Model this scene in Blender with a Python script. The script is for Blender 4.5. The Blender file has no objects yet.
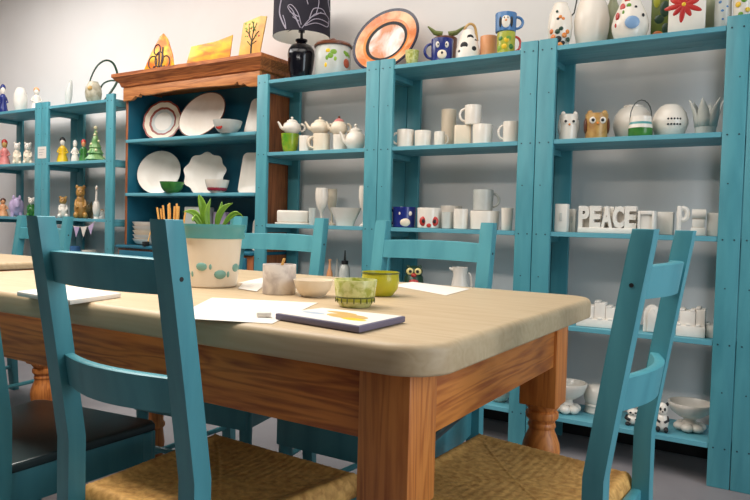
import bpy, bmesh, math, random
from mathutils import Vector, Matrix
random.seed(7)
C = bpy.context.scene.collection
PI = math.pi

# ------------------------------------------------------------------ camera (surveyed from the photograph)
F_, YAW, PITCH, ROLL, H = 673.1, -0.55578, 0.03804, 0.02588, 0.98054
_cy, _sy, _cp, _sp = math.cos(YAW), math.sin(YAW), math.cos(PITCH), math.sin(PITCH)
FW = Vector((_sy*_cp, _cy*_cp, -_sp)); R0 = Vector((_cy, -_sy, 0)); U0 = R0.cross(FW)
RT = R0*math.cos(ROLL) + U0*math.sin(ROLL); UP = -R0*math.sin(ROLL) + U0*math.cos(ROLL)
cd = bpy.data.cameras.new('camera'); cam = bpy.data.objects.new('camera', cd); C.objects.link(cam)
cd.sensor_width = 36; cd.lens = F_*36/750; cd.clip_start = .02
m3 = Matrix((RT, UP, -FW)).transposed()
cam.matrix_world = Matrix.Translation((0, 0, H)) @ m3.to_4x4()
bpy.context.scene.camera = cam

def xat(u, Y, z):                      # world X of the point seen in column u at depth plane Y, height z
    n = RT - FW*((u-375)/F_)
    return -(n.y*Y + n.z*(z-H))/n.x
def zat(v, X, Y):
    m = UP + FW*((v-250)/F_)
    return H - (m.x*X + m.y*Y)/m.z
def dep(X, Y): return X*FW.x + Y*FW.y
def place(u0, u1, vt, Y, z):           # centre X, half width, height of a thing standing at height z
    u = (u0+u1)/2; X = xat(u, Y, z); h = zat(vt, X, Y) - z
    X = xat(u, Y, z+h/2); h = zat(vt, X, Y) - z
    return X, (u1-u0)/2*dep(X, Y)/F_, h
def face(X, Y): return math.atan2(-X, Y)   # turn so that local -y looks towards the room's near end

# ------------------------------------------------------------------ materials
def lin(c):
    return tuple((x/12.92 if x <= .04045 else ((x+.055)/1.055)**2.4) for x in [v/255 for v in c]) + (1,)
MATS = {}
def mat(name, rgb, rough=.5, var=.0, scale=8., rgb2=None, spec=.5, coat=0., stretch=None, lo=.35, hi=.65, bump=0., trans=0., distort=.4, detail=4):
    if name in MATS: return MATS[name]
    m = bpy.data.materials.new(name); m.use_nodes = True; nt = m.node_tree
    b = nt.nodes['Principled BSDF']; b.inputs['Roughness'].default_value = rough
    b.inputs['Specular IOR Level'].default_value = spec
    b.inputs['Coat Weight'].default_value = coat; b.inputs['Coat Roughness'].default_value = .1
    b.inputs['Transmission Weight'].default_value = trans
    c1 = lin(rgb); b.inputs['Base Color'].default_value = c1
    if var or rgb2:
        if rgb2: c2 = lin(rgb2)
        else: c2 = tuple(x*(1-var) for x in c1[:3]) + (1,)
        tc = nt.nodes.new('ShaderNodeTexCoord'); mp = nt.nodes.new('ShaderNodeMapping'); ns = nt.nodes.new('ShaderNodeTexNoise'); cr = nt.nodes.new('ShaderNodeValToRGB')
        if stretch: mp.inputs['Scale'].default_value = stretch
        ns.inputs['Scale'].default_value = scale; ns.inputs['Detail'].default_value = detail; ns.inputs['Distortion'].default_value = distort
        nt.links.new(tc.outputs['Object'], mp.inputs[0]); nt.links.new(mp.outputs[0], ns.inputs['Vector']); nt.links.new(ns.outputs['Fac'], cr.inputs[0])
        cr.color_ramp.elements[0].position = lo; cr.color_ramp.elements[1].position = hi
        cr.color_ramp.elements[0].color = c2; cr.color_ramp.elements[1].color = c1
        nt.links.new(cr.outputs[0], b.inputs['Base Color'])
        if bump:
            bp = nt.nodes.new('ShaderNodeBump'); bp.inputs['Strength'].default_value = bump; bp.inputs['Distance'].default_value = .004
            nt.links.new(ns.outputs['Fac'], bp.inputs['Height']); nt.links.new(bp.outputs[0], b.inputs['Normal'])
    MATS[name] = m; return m

def wood(name, c_light, c_dark, axis='x', scale=1., rough=.45, contrast=(.3, .7)):
    if name in MATS: return MATS[name]
    m = bpy.data.materials.new(name); m.use_nodes = True; nt = m.node_tree
    b = nt.nodes['Principled BSDF']; b.inputs['Roughness'].default_value = rough
    tc = nt.nodes.new('ShaderNodeTexCoord'); mp = nt.nodes.new('ShaderNodeMapping')
    long, short = 1.3*scale, 16*scale
    mp.inputs['Scale'].default_value = {'x': (long, short, short), 'y': (short, long, short), 'z': (short, short, long)}[axis]
    n1 = nt.nodes.new('ShaderNodeTexNoise'); n1.inputs['Scale'].default_value = 1.2; n1.inputs['Detail'].default_value = 2; n1.inputs['Distortion'].default_value = .6
    mul = nt.nodes.new('ShaderNodeMath'); mul.operation = 'MULTIPLY'; mul.inputs[1].default_value = 13
    fr = nt.nodes.new('ShaderNodeMath'); fr.operation = 'PINGPONG'; fr.inputs[1].default_value = 1
    n2 = nt.nodes.new('ShaderNodeTexNoise'); n2.inputs['Scale'].default_value = 7; n2.inputs['Detail'].default_value = 6
    mx = nt.nodes.new('ShaderNodeMath'); mx.operation = 'MULTIPLY_ADD'; mx.inputs[1].default_value = .38
    m2 = nt.nodes.new('ShaderNodeMath'); m2.operation = 'MULTIPLY'; m2.inputs[1].default_value = .75
    cr = nt.nodes.new('ShaderNodeValToRGB')
    cr.color_ramp.elements[0].position = contrast[0]; cr.color_ramp.elements[1].position = contrast[1]
    cr.color_ramp.elements[0].color = lin(c_dark); cr.color_ramp.elements[1].color = lin(c_light)
    L = nt.links.new
    L(tc.outputs['Object'], mp.inputs[0]); L(mp.outputs[0], n1.inputs['Vector']); L(mp.outputs[0], n2.inputs['Vector'])
    L(n1.outputs['Fac'], mul.inputs[0]); L(mul.outputs[0], fr.inputs[0]); L(n2.outputs['Fac'], m2.inputs[0])
    L(fr.outputs[0], mx.inputs[0]); L(m2.outputs[0], mx.inputs[2]); L(mx.outputs[0], cr.inputs[0]); L(cr.outputs[0], b.inputs['Base Color'])
    MATS[name] = m; return m

TEAL = mat('teal_paint', (80, 152, 163), .42, rgb2=(66, 136, 148), scale=3, stretch=(6, 6, 1), lo=.3, hi=.6)
TEALSHELF = mat('teal_shelf_paint', (96, 164, 178), .5, rgb2=(80, 148, 164), scale=3, stretch=(1, 6, 6), lo=.3, hi=.6)
TEALDEEP = mat('deep_teal_paint', (30, 104, 126), .5, rgb2=(22, 88, 110), scale=3)
DARKSEAT = mat('dark_slate_gloss', (56, 70, 70), .32, rgb2=(42, 56, 60), scale=5)
PINE_X = wood('pine_along_x', (206, 122, 48), (152, 76, 24), 'x')
PINE_Y = wood('pine_along_y', (208, 128, 56), (164, 86, 32), 'y')
PINE_Z = wood('pine_upright', (210, 130, 62), (172, 94, 38), 'z')
TOPW = wood('scrubbed_tabletop', (192, 168, 134), (176, 148, 112), 'x', .8, .5, (.0, .75))
HUTCH = wood('hutch_wood', (196, 116, 60), (144, 74, 34), 'x', 1., .45)
HUTCH_Z = wood('hutch_wood_upright', (166, 96, 54), (122, 64, 34), 'z', 1., .45)
WHITE = mat('white_glaze', (240, 230, 218), .22, rgb2=(230, 218, 204), scale=6)
BISQUE = mat('white_bisque', (238, 232, 222), .75, rgb2=(226, 216, 205), scale=9)
CREAM = mat('cream_glaze', (238, 222, 200), .35, rgb2=(230, 210, 184), scale=6)
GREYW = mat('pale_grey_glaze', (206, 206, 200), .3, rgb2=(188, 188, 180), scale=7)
PAPER = mat('white_paper', (226, 216, 205), .8)
BLACK = mat('black_glaze', (14, 14, 22), .12)
MATTEBLACK = mat('matte_black', (24, 24, 26), .6)
BLUE = mat('cobalt_glaze', (34, 50, 128), .2, rgb2=(24, 36, 104), scale=12)
SKYB = mat('slate_blue_glaze', (72, 118, 168), .25)
LILAC = mat('lilac_glaze', (190, 168, 200), .3)
PINK = mat('pink_glaze', (228, 150, 140), .3, rgb2=(214, 120, 116), scale=14)
RED = mat('red_glaze', (204, 64, 54), .25, rgb2=(176, 44, 42), scale=14)
ORANGE = mat('orange_glaze', (232, 150, 70), .25, rgb2=(214, 112, 52), scale=14)
PEACH = mat('peach_glaze', (236, 176, 130), .3, rgb2=(222, 150, 100), scale=10)
YELLOW = mat('yellow_glaze', (240, 206, 40), .3, rgb2=(228, 180, 30), scale=12)
YGREEN = mat('yellow_green_glaze', (188, 188, 72), .22, rgb2=(160, 162, 50), scale=10)
PALEGREEN = mat('speckled_pale_green_glaze', (214, 210, 140), .25, rgb2=(164, 168, 70), scale=60, lo=.35, hi=.55)
GREEN = mat('green_glaze', (72, 140, 60), .25, rgb2=(46, 106, 44), scale=12)
DKGREEN = mat('dark_green_glaze', (38, 66, 48), .3)
SAGE = mat('sage_glaze', (170, 170, 136), .4, rgb2=(146, 150, 118), scale=9)
BROWN = mat('brown_glaze', (120, 66, 40), .3, rgb2=(92, 48, 30), scale=10)
TAN = mat('tan_glaze', (206, 164, 96), .35, rgb2=(160, 112, 56), scale=20)
BEAR = mat('bear_brown_glaze', (190, 142, 72), .4, rgb2=(150, 104, 46), scale=20)
CAMO = mat('camouflage_glaze', (140, 120, 80), .4, rgb2=(84, 76, 50), scale=26, lo=.47, hi=.53)
COW = mat('cow_spots', (238, 230, 218), .25, rgb2=(20, 18, 20), scale=11, lo=.40, hi=.42, detail=0)
MARBLE = mat('mottled_stone', (232, 222, 214), .5, rgb2=(190, 176, 170), scale=28, lo=.35, hi=.6)
LEAF = mat('leaf_green', (150, 184, 60), .4, rgb2=(92, 142, 36), scale=10)
LEAFV = mat('leaf_vein', (186, 204, 96), .45)
RUSH = mat('rush_cord', (236, 184, 106), .7, rgb2=(182, 128, 64), scale=60, stretch=(1, 1, 1), lo=.3, hi=.7, detail=8)
STICK = mat('bare_wood_stick', (214, 160, 84), .6)
TEALRIM = mat('teal_glaze', (92, 164, 160), .3, rgb2=(76, 146, 146), scale=5)
STEEL = mat('dark_wire', (60, 62, 58), .4)
SOIL = mat('potting_soil', (52, 38, 28), .9)
NAVY = mat('navy_shade_fabric', (24, 18, 34), .8)
SHADEIN = mat('white_shade_lining', (236, 232, 224), .8)
STROKE = mat('pale_leaf_print', (166, 158, 172), .8)
SCREW = mat('screw_head', (30, 62, 72), .5)

# ------------------------------------------------------------------ mesh builder
class MB:
    def __init__(s): s.bm = bmesh.new()
    def _add(s, tb, mi, M=None):
        if M is not None: bmesh.ops.transform(tb, matrix=M, verts=tb.verts)
        mp = {v: s.bm.verts.new(v.co) for v in tb.verts}
        for f in tb.faces:
            try: nf = s.bm.faces.new([mp[v] for v in f.verts])
            except ValueError: continue
            nf.material_index = mi if mi is not None else f.material_index
        tb.free(); return s
    def box(s, x0, x1, y0, y1, z0, z1, bev=0., mi=0, M=None, seg=2):
        tb = bmesh.new(); bmesh.ops.create_cube(tb, size=1)
        for v in tb.verts: v.co = Vector(((x0+x1)/2+v.co.x*(x1-x0), (y0+y1)/2+v.co.y*(y1-y0), (z0+z1)/2+v.co.z*(z1-z0)))
        if bev: bmesh.ops.bevel(tb, geom=tb.edges[:], offset=bev, segments=seg, affect='EDGES', profile=.5)
        return s._add(tb, mi, M)
    def lathe(s, prof, segs=28, mi=0, M=None, mod=None, mis=None, ang=2*PI):
        tb = bmesh.new(); rings = []
        for r, z in prof:
            if r < 1e-6: rings.append([tb.verts.new((0, 0, z))]); continue
            ring = []
            for k in range(segs):
                a = 2*PI*k/segs; q = r*(mod(a, r, z) if mod else 1)
                ring.append(tb.verts.new((q*math.cos(a), q*math.sin(a), z)))
            rings.append(ring)
        for i in range(len(rings)-1):
            A, B = rings[i], rings[i+1]
            for k in range(segs):
                k2 = (k+1) % segs
                vs = ([A[0]] if len(A) == 1 else [A[k], A[k2]]) + ([B[0]] if len(B) == 1 else [B[k2], B[k]])
                if len(vs) < 3: continue
                f = tb.faces.new(vs)
                f.material_index = mis[i] if mis else mi
        return s._add(tb, None, M)
    def tube(s, pts, rad, segs=8, mi=0, closed=False, flat=1., M=None):
        pts = [Vector(p) for p in pts]; n = len(pts); tb = bmesh.new(); rings = []
        rr = rad if isinstance(rad, (list, tuple)) else [rad]*n
        prev = None
        for i, p in enumerate(pts):
            if closed: t = pts[(i+1) % n]-pts[i-1]
            else: t = pts[min(i+1, n-1)]-pts[max(i-1, 0)]
            t.normalize()
            if prev is None:
                a = Vector((0, 0, 1)) if abs(t.z) < .9 else Vector((1, 0, 0)); nn = t.cross(a).normalized()
            else:
                nn = (prev - t*prev.dot(t))
                nn = nn.normalized() if nn.length > 1e-6 else t.orthogonal().normalized()
            prev = nn; bb = t.cross(nn)
            rings.append([tb.verts.new(p + nn*rr[i]*math.cos(2*PI*k/segs) + bb*rr[i]*flat*math.sin(2*PI*k/segs)) for k in range(segs)])
        for i in range(n if closed else n-1):
            A, B = rings[i], rings[(i+1) % n]
            for k in range(segs): tb.faces.new((A[k], A[(k+1) % segs], B[(k+1) % segs], B[k]))
        if not closed: tb.faces.new(rings[0][::-1]); tb.faces.new(rings[-1])
        return s._add(tb, mi, M)
    def prism(s, poly, axis, d0, d1, bev=0., mi=0, M=None, seg=2):
        # poly in the two other axes: 'x'->(y,z), 'y'->(x,z), 'z'->(x,y)
        tb = bmesh.new()
        def mk(a, b, d): return {'x': (d, a, b), 'y': (a, d, b), 'z': (a, b, d)}[axis]
        A = [tb.verts.new(mk(a, b, d0)) for a, b in poly]; B = [tb.verts.new(mk(a, b, d1)) for a, b in poly]
        n = len(poly)
        caps = [tb.faces.new(A[::-1]), tb.faces.new(B)]
        for k in range(n): tb.faces.new((A[k], A[(k+1) % n], B[(k+1) % n], B[k]))
        if bev:
            es = [e for f in caps for e in f.edges]
            bmesh.ops.bevel(tb, geom=es, offset=bev, segments=seg, affect='EDGES', profile=.5)
        return s._add(tb, mi, M)
    def slab(s, outline, z0, z1, e, n=6, mi=0):
        # outline(inset) -> points; both rims rounded with radius e
        f = e*.4
        lv = [(f*(1-math.sin(a)), z0+f*(1-math.cos(a))) for a in [PI/2*k/n for k in range(n+1)]]
        lv += [(e*(1-math.cos(a)), z1-e+e*math.sin(a)) for a in [PI/2*k/n for k in range(n+1)]]
        V = [[s.bm.verts.new((x, y, z)) for x, y in outline(i)] for i, z in lv]
        m = len(V[0])
        for i in range(len(V)-1):
            for k in range(m): s.bm.faces.new((V[i][k], V[i][(k+1) % m], V[i+1][(k+1) % m], V[i+1][k])).material_index = mi
        s.bm.faces.new(V[0][::-1]).material_index = mi; s.bm.faces.new(V[-1]).material_index = mi
        return s
    def blob(s, c, r, mi=0, seg=16, M=None, rot=None):
        tb = bmesh.new(); bmesh.ops.create_uvsphere(tb, u_segments=seg, v_segments=max(6, seg*2//3), radius=1)
        if isinstance(r, (int, float)): r = (r, r, r)
        X = Matrix.Diagonal((r[0], r[1], r[2], 1))
        if rot is not None: X = rot.to_4x4() @ X
        X = Matrix.Translation(c) @ X
        return s._add(tb, mi, (M @ X) if M is not None else X)
    def quads(s, rows, mi=0):
        V = [[s.bm.verts.new(p) for p in r] for r in rows]
        for i in range(len(V)-1):
            for j in range(len(V[0])-1):
                f = s.bm.faces.new((V[i][j], V[i][j+1], V[i+1][j+1], V[i+1][j])); f.material_index = mi
        return V
    def build(s, name, mats, parent=None, loc=None, rz=0., smooth=True, angle=40):
        bmesh.ops.recalc_face_normals(s.bm, faces=s.bm.faces)
        me = bpy.data.meshes.new(name); s.bm.to_mesh(me); s.bm.free()
        for m in (mats if isinstance(mats, (list, tuple)) else [mats]): me.materials.append(m)
        if smooth:
            for f in me.polygons: f.use_smooth = True
            me.set_sharp_from_angle(angle=math.radians(angle))
        o = bpy.data.objects.new(name, me); C.objects.link(o)
        if parent is not None: o.parent = parent
        if loc is not None: o.location = loc
        o.rotation_euler.z = rz
        return o

def tag(o, label, cat, group=None):
    o['label'] = label; o['category'] = cat
    if group: o['group'] = group
    return o
def empty(name, loc, rz=0., label=None, cat=None, group=None):
    o = bpy.data.objects.new(name, None); C.objects.link(o); o.location = loc; o.rotation_euler.z = rz; o.empty_display_size = .05
    if label: tag(o, label, cat, group)
    return o
def structure(o): o['kind'] = 'structure'; return o
def copy_tree(o, parent=None):
    c = o.copy(); C.objects.link(c)
    if parent is not None: c.parent = parent
    for ch in [k for k in bpy.data.objects if k.parent == o]: copy_tree(ch, c)
    return c
def RX(a): return Matrix.Rotation(a, 4, 'X')
def RY(a): return Matrix.Rotation(a, 4, 'Y')
def RZ(a): return Matrix.Rotation(a, 4, 'Z')
def TR(*a): return Matrix.Translation(a)

# ------------------------------------------------------------------ the room
YW = 3.235; XL, XR, YF, ZC = -7.5, 1.9, -2.6, 3.2
WALL = mat('white_wall_paint', (236, 231, 228), .85, rgb2=(230, 224, 220), scale=1.5)
FLOOR = mat('grey_vinyl_floor', (140, 134, 136), .5, rgb2=(124, 118, 120), scale=3, lo=.3, hi=.7)
def slab(name, a, m): 
    b = MB(); b.box(*a); return structure(b.build(name, m, smooth=False))
slab('floor', (XL, XR, YF, YW, -.1, 0), FLOOR)
slab('ceiling', (XL, XR, YF, YW, ZC, ZC+.1), mat('white_ceiling', (238, 236, 232), .9))
slab('wall_back', (XL-.1, XR+.1, YW, YW+.1, 0, ZC), WALL)
slab('wall_left', (XL-.1, XL, YF, YW, 0, ZC), WALL)
slab('wall_front', (XL-.1, XR+.1, YF-.1, YF, 0, ZC), mat('bounce_grey_wall', (112, 116, 116), .85))  # unseen wall, mid grey chosen for how much light it bounces back
b = MB()   # right wall with a window opening
wy0, wy1, wz0, wz1 = -.0, 2.5, .95, 2.35
b.box(XR, XR+.1, YF, wy0, 0, ZC); b.box(XR, XR+.1, wy1, YW, 0, ZC); b.box(XR, XR+.1, wy0, wy1, 0, wz0); b.box(XR, XR+.1, wy0, wy1, wz1, ZC)
structure(b.build('wall_right', WALL, smooth=False))
b = MB()
for y in (wy0, (wy0+wy1)/2, wy1): b.box(XR+.02, XR+.07, y-.03, y+.03, wz0, wz1)
for z in (wz0, wz1): b.box(XR+.02, XR+.07, wy0, wy1, z-.03, z+.03)
structure(b.build('window_1', mat('white_window_frame', (232, 232, 230), .5), smooth=False))
b = MB(); b.box(XL, XR, YW-.012, YW, 0, .10, .003)
structure(b.build('wall_strip_back', mat('dark_wall_strip', (34, 30, 30), .6), smooth=False))  # dark strip along the foot of the back wall

# ------------------------------------------------------------------ open shelving
YS, DEP, W, PW, TOP = 2.88, .308, .81, .0785, 1.8013
SH = (1.7682, 1.3671, .968, .5661, .1664)
S1, S2, S3, S4, S5 = SH
XA = -.1685
def make_unit(x0, label, w=W):
    x1 = x0+w
    root = empty('shelving_unit', (x0, YS, 0), 0, label, 'shelf', 'open blue shelving units along the back wall')
    for px in (.0015, w-PW-.0015):
        for py, nm in ((0, 'front_post'), (DEP-.022, 'rear_post')):
            b = MB(); b.box(px, px+PW, py, py+.022, 0, TOP, .003)
            if nm == 'front_post':
                for z in SH:
                    for dx in (.018, .058):
                        b.lathe([(0, 0), (.0035, 0), (.0035, .0012), (0, .0014)], 8, 1, TR(px+dx, 0, z-.012) @ RX(PI/2))
                for z in (1.57, 1.17, .77, .37):
                    b.lathe([(0, 0), (.003, 0), (.003, .001), (0, .0012)], 8, 1, TR(px+.022+.03*((z*7) % 1), 0, z) @ RX(PI/2))
            b.build(nm, [TEAL, SCREW], root)
    for z in SH:
        b = MB()
        n = 3; yw = (DEP-.046)/n
        for k in range(n): b.box(.005, w-.005, .0225+k*yw, .0225+(k+1)*yw-.0012, z-.020, z, .0015, seg=1)
        b.box(PW+.002, w-PW-.002, .004, .0226, z-.020, z, .0015, seg=1)
        b.build('shelf', TEALSHELF, root)
        for px in (.004, w-.034):
            b = MB(); b.box(px, px+.030, .0225, DEP-.0225, z-.048, z-.0202, .002); b.build('shelf_bearer', TEAL, root)
    return root
make_unit(XA+.0, 'blue shelving unit cut by the right edge, only its left post seen')
make_unit(XA-W, 'blue shelving unit holding the PEACE letters and the floral vases')
make_unit(XA-2*W, 'blue shelving unit full of white mugs in the middle')
make_unit(XA-3*W, 'blue shelving unit with the black lamp on top, beside the wooden hutch')
XD = -3.850; WD = .8139
make_unit(XD-WD, 'blue shelving unit left of the wooden hutch, holding animal figurines', WD)
make_unit(XD-2*WD, 'blue shelving unit cut by the left edge of the view', WD)

S1, S2, S3, S4, S5 = [z+.0004 for z in SH]   # things stand a hair above the boards
# ------------------------------------------------------------------ wooden hutch (dresser)
hx0, hx1, hy0, hy1 = -3.785, -2.602, 2.908, 3.222
hut = empty('hutch', ((hx0+hx1)/2, hy0, 0), 0, 'wooden dresser with carved cornice and blue painted shelves of plates', 'hutch')
hw = (hx1-hx0)/2; hd = hy1-hy0
b = MB(); prof = [(1.832, 0), (1.840, .012), (1.852, .016), (1.862, .020), (1.880, .040), (1.892, .050), (1.897, .056), (1.918, .056)]
rows = []
for z, o in prof: rows.append([(-hw-o, hd, z), (-hw-o, -o, z), (hw+o, -o, z), (hw+o, hd, z)])
V = b.quads(rows)
b.bm.faces.new(V[-1]); b.bm.faces.new(V[0][::-1])
for i in range(len(V)-1): b.bm.faces.new((V[i][0], V[i+1][0], V[i+1][3], V[i][3]))
b.build('cornice', HUTCH, hut, angle=25)
b = MB()   # scalloped frieze under the cornice
pts = [(-hw, 1.832), (-hw, 1.747), (-hw+.085, 1.750), (-hw+.105, 1.760), (-hw+.120, 1.774), (-hw+.135, 1.766), (-hw+.155, 1.764), (-hw+.17, 1.79), (-hw+.18, 1.777), (-hw+.20, 1.770)]
mid = []
for k in range(1, 12):
    t = k/12; mid.append((-hw+.20+(2*hw-.40)*t, 1.768+.014*math.sin(PI*t)))
pts = pts + mid + [(-x, z) for x, z in pts[::-1]]
b.prism(pts, 'y', -.004, .018, .002)
b.build('frieze', wood('hutch_frieze_wood', (208, 136, 76), (166, 96, 46), 'x', 1., .45), hut)
for sx in (-1, 1):
    b = MB(); xa, xb = sorted((sx*hw, sx*(hw-.022))); b.box(xa, xb, .019, hd, .8035, 1.831, .002)
    xa, xb = sorted((sx*(hw-.0221), sx*(hw-.0235))); b.box(xa, xb, .021, hd-.016, .806, 1.82, mi=1)
    b.build('side_panel', [HUTCH_Z, TEALDEEP], hut)
b = MB(); b.box(-hw+.023, hw-.023, hd-.015, hd, .8035, 1.83); b.build('back_panel', TEALDEEP, hut)
HS1, HS2 = 1.494, 1.145
for z in (HS1, HS2):
    b = MB(); b.box(-hw+.0237, hw-.0237, .0199, hd-.0155, z-.020, z, .003)
    b.box(-hw+.0237, hw-.0237, .0, .0198, z-.020, z, .002); b.build('shelf', TEALSHELF, hut)
b = MB(); b.box(-hw-.004, hw+.002, -.05, hd, .785, .803, .004); b.build('counter', TEALDEEP, hut)
b = MB(); b.box(-hw, hw, -.03, hd, .06, .7845, .003); b.build('cabinet', HUTCH_Z, hut)
for k in range(3):
    xa = -hw+.03+k*(2*hw-.06)/3; xb = xa+(2*hw-.06)/3-.012
    b = MB(); b.box(xa, xb, -.048, -.0305, .10, .60, .004); d = b.build('door', TEAL, hut)
    b = MB(); b.blob(((xa+xb)/2, -.06, .5), .014); b.build('knob', HUTCH, d)
    b = MB(); b.box(xa, xb, -.048, -.0305, .62, .77, .004); d = b.build('drawer', TEALDEEP, hut)
    b = MB(); b.blob(((xa+xb)/2, -.06, .71), .014); b.build('knob', HUTCH, d)
b = MB(); b.box(-hw+.01, hw-.01, -.01, hd, 0, .0595); b.build('plinth', HUTCH_Z, hut)
HC = .8035
HS1 += .0004; HS2 += .0004; HC += .0004

# ------------------------------------------------------------------ tables
TZ, TT = .79, .054
def rounded(x0, x1, y0, y1, r, n=8):
    P = []
    for cx, cy, a0 in ((x1-r, y1-r, 0), (x0+r, y1-r, PI/2), (x0+r, y0+r, PI), (x1-r, y0+r, 1.5*PI)):
        for k in range(n+1):
            a = a0+PI/2*k/n; P.append((cx+r*math.cos(a), cy+r*math.sin(a)))
    return P
def make_table(x0, x1, y0, y1, label, thick, apz, inx=.055, iny0=.035, iny1=.09, lw=.102, torus=.465, r=.085):
    cx, cy = (x0+x1)/2, (y0+y1)/2
    root = empty('farm_table', (cx, cy, 0), 0, label, 'table', 'scrubbed farmhouse tables')
    a0, a1, b0, b1 = x0-cx, x1-cx, y0-cy, y1-cy
    b = MB(); e = min(.015, thick*.42); b.slab(lambda i: rounded(a0+i, a1-i, b0+i, b1-i, r-i, 14), TZ-thick, TZ, e); b.build('tabletop', TOPW, root)
    lx0, lx1, ly0, ly1 = a0+inx, a1-inx, b0+iny0, b1-iny1
    zb = TZ-thick-.0005
    for sx in (0, 1):
        for sy in (0, 1):
            px = (lx0 if not sx else lx1-lw); py = (ly0 if not sy else ly1-lw)
            b = MB(); q = lw/2
            b.box(px, px+lw, py, py+lw, torus+.03, zb, .004)
            k = q*.98
            pr = [(k*.98, torus+.036), (k*.96, torus+.026), (k*.80, torus+.016), (k*.78, torus+.012), (k*.88, torus+.008), (k*.91, torus), (k*.88, torus-.009), (k*.76, torus-.014), (k*.70, torus-.022), (k*.76, torus-.027), (k*.77, torus-.033), (k*.70, torus-.038),
                  (k*.72, torus-.046), (k*.86, torus-.062), (k*1.0, torus-.082), (k*1.05, torus-.10), (k*1.0, torus-.125), (k*.90, torus-.16), (k*.76, torus-.21), (k*.66, torus-.26), (k*.60, torus-.30), (k*.74, torus-.31), (k*.74, torus-.322),
                  (k*.58, torus-.33), (k*.62, torus-.35), (k*.72, torus-.39), (k*.6, .015), (k*.55, 0), (0, 0)]
            pr = [(0, torus+.03)] + [(a, max(0., z)) for a, z in pr]
            b.lathe(pr, 28, 0, TR(px+q, py+q, 0)); b.build('leg', PINE_Z, root)
    e = .008
    for nm, bx in (('front', (lx0+lw+.0005, lx1-lw-.0005, ly0+e, ly0+e+.022)), ('back', (lx0+lw+.0005, lx1-lw-.0005, ly1-e-.022, ly1-e))):
        b = MB(); b.box(*bx, apz, zb, .002); b.build('apron', PINE_X, root)
    for bx in ((lx0+e, lx0+e+.022, ly0+lw+.0005, ly1-lw-.0005), (lx1-e-.022, lx1-e, ly0+lw+.0005, ly1-lw-.0005)):
        b = MB(); b.box(*bx, apz, zb, .002); b.build('apron', PINE_Y, root)
    return root
make_table(-2.27, -.470, .9316, 1.9748, 'pine farm table with pale scrubbed top in the foreground', TT, .609)
make_table(-4.95, -2.66, .80, 1.84, 'pale second farm table behind, at the left edge', .030, .64, torus=.305, inx=.06, iny1=.06, r=.03)

# ------------------------------------------------------------------ chairs
TX, TY, WO, ZB, HCH, LEAN = .042, .0385, .425, .52, .98, .070
def yo(z): 
    if z <= ZB: return -.02*max(0, (.38-z)/.38)**1.5 if z < .38 else 0.
    t = (z-ZB)/(HCH-ZB); return -LEAN*(t*.94+.06*t*t)
def make_post(sx):
    b = MB(); zs = [0, .12, .25, .38, .46, .50, .52, .54, .58, .66, .76, .86, .95, HCH]
    tapers = lambda z: TY*(1. if z > .3 else .8+.2*z/.3)
    rear = [(yo(z), z) for z in zs]; front = [(yo(z)+tapers(z), z) for z in zs[::-1]]
    x0, x1 = (-WO/2, -WO/2+TX) if sx < 0 else (WO/2-TX, WO/2)
    b.prism(rear+front, 'x', x0, x1, .0035)
    for z in (.88,):   # peg holes in the outer side
        xs = x0 if sx < 0 else x1
        b.lathe([(0, 0), (.0042, 0), (.0042, .0008), (0, .001)], 10, 1, TR(xs, yo(z)+TY/2, z) @ RY(PI/2*sx))
    return b
def make_rail(z0, z1, bow):
    b = MB(); n = 14; x0, x1 = -WO/2+TX-.004, WO/2-TX+.004; th = .021
    loops = []
    for i in range(n+1):
        t = i/n; x = x0+(x1-x0)*t; s = math.sin(PI*t)
        dz = .004*s; y0 = TY*.45-bow*s
        loops.append([(x, y0+yo(z0), z0+dz*.3), (x, y0+yo(z1), z1-.002+dz), (x, y0+.003+yo(z1), z1+dz), (x, y0+th-.003+yo(z1), z1+dz), (x, y0+th+yo(z1), z1-.002+dz), (x, y0+th+yo(z0), z0+dz*.3)])
    V = [[b.bm.verts.new(p) for p in L] for L in loops]
    m = len(V[0])
    for i in range(n):
        for k in range(m): b.bm.faces.new((V[i][k], V[i][(k+1) % m], V[i+1][(k+1) % m], V[i+1][k]))
    b.bm.faces.new(V[0]); b.bm.faces.new(V[-1][::-1])
    return b
def make_rush():
    # four woven wedges meeting on the diagonals, cords as ridges, rolled over the rails at the rim
    b = MB(); N = 112; y0, y1, zt = .040, .470, .405
    def hw_(y): return .196+(.250-.196)*(y-y0)/(y1-y0)
    rows = []
    for j in range(N+1):
        r = []
        for i in range(N+1):
            s, t = i/N*2-1, j/N*2-1
            y = y0+(y1-y0)*(t+1)/2; x = s*hw_(y)
            e = max(abs(s), abs(t)); edge = 1-e
            fb = abs(t) >= abs(s)
            ph = (x if fb else y)*2*PI/.0075
            rid = .0007*math.sin(ph)+.0004*math.sin(ph*.37+5*s*t)
            roll = -.024*max(0, (1-edge/.075))**2 if edge < .075 else 0
            dg = abs(abs(s)-abs(t)); crease = .0022*max(0, 1-dg/.018)
            sag = -.007*(1-e*e)
            r.append((x, y, zt+rid+roll+crease+sag+.006*math.exp(-((edge-.1)/.08)**2)))
        rows.append(r)
    V = b.quads(rows)
    lo = []
    ring = [V[0][i] for i in range(N+1)]+[V[j][N] for j in range(1, N+1)]+[V[N][i] for i in range(N-1, -1, -1)]+[V[j][0] for j in range(N-1, 0, -1)]
    low = [b.bm.verts.new((v.co.x*.99, v.co.y, .362)) for v in ring]
    for k in range(len(ring)):
        k2 = (k+1) % len(ring); b.bm.faces.new((ring[k], ring[k2], low[k2], low[k]))
    b.bm.faces.new(low)
    return b
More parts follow.
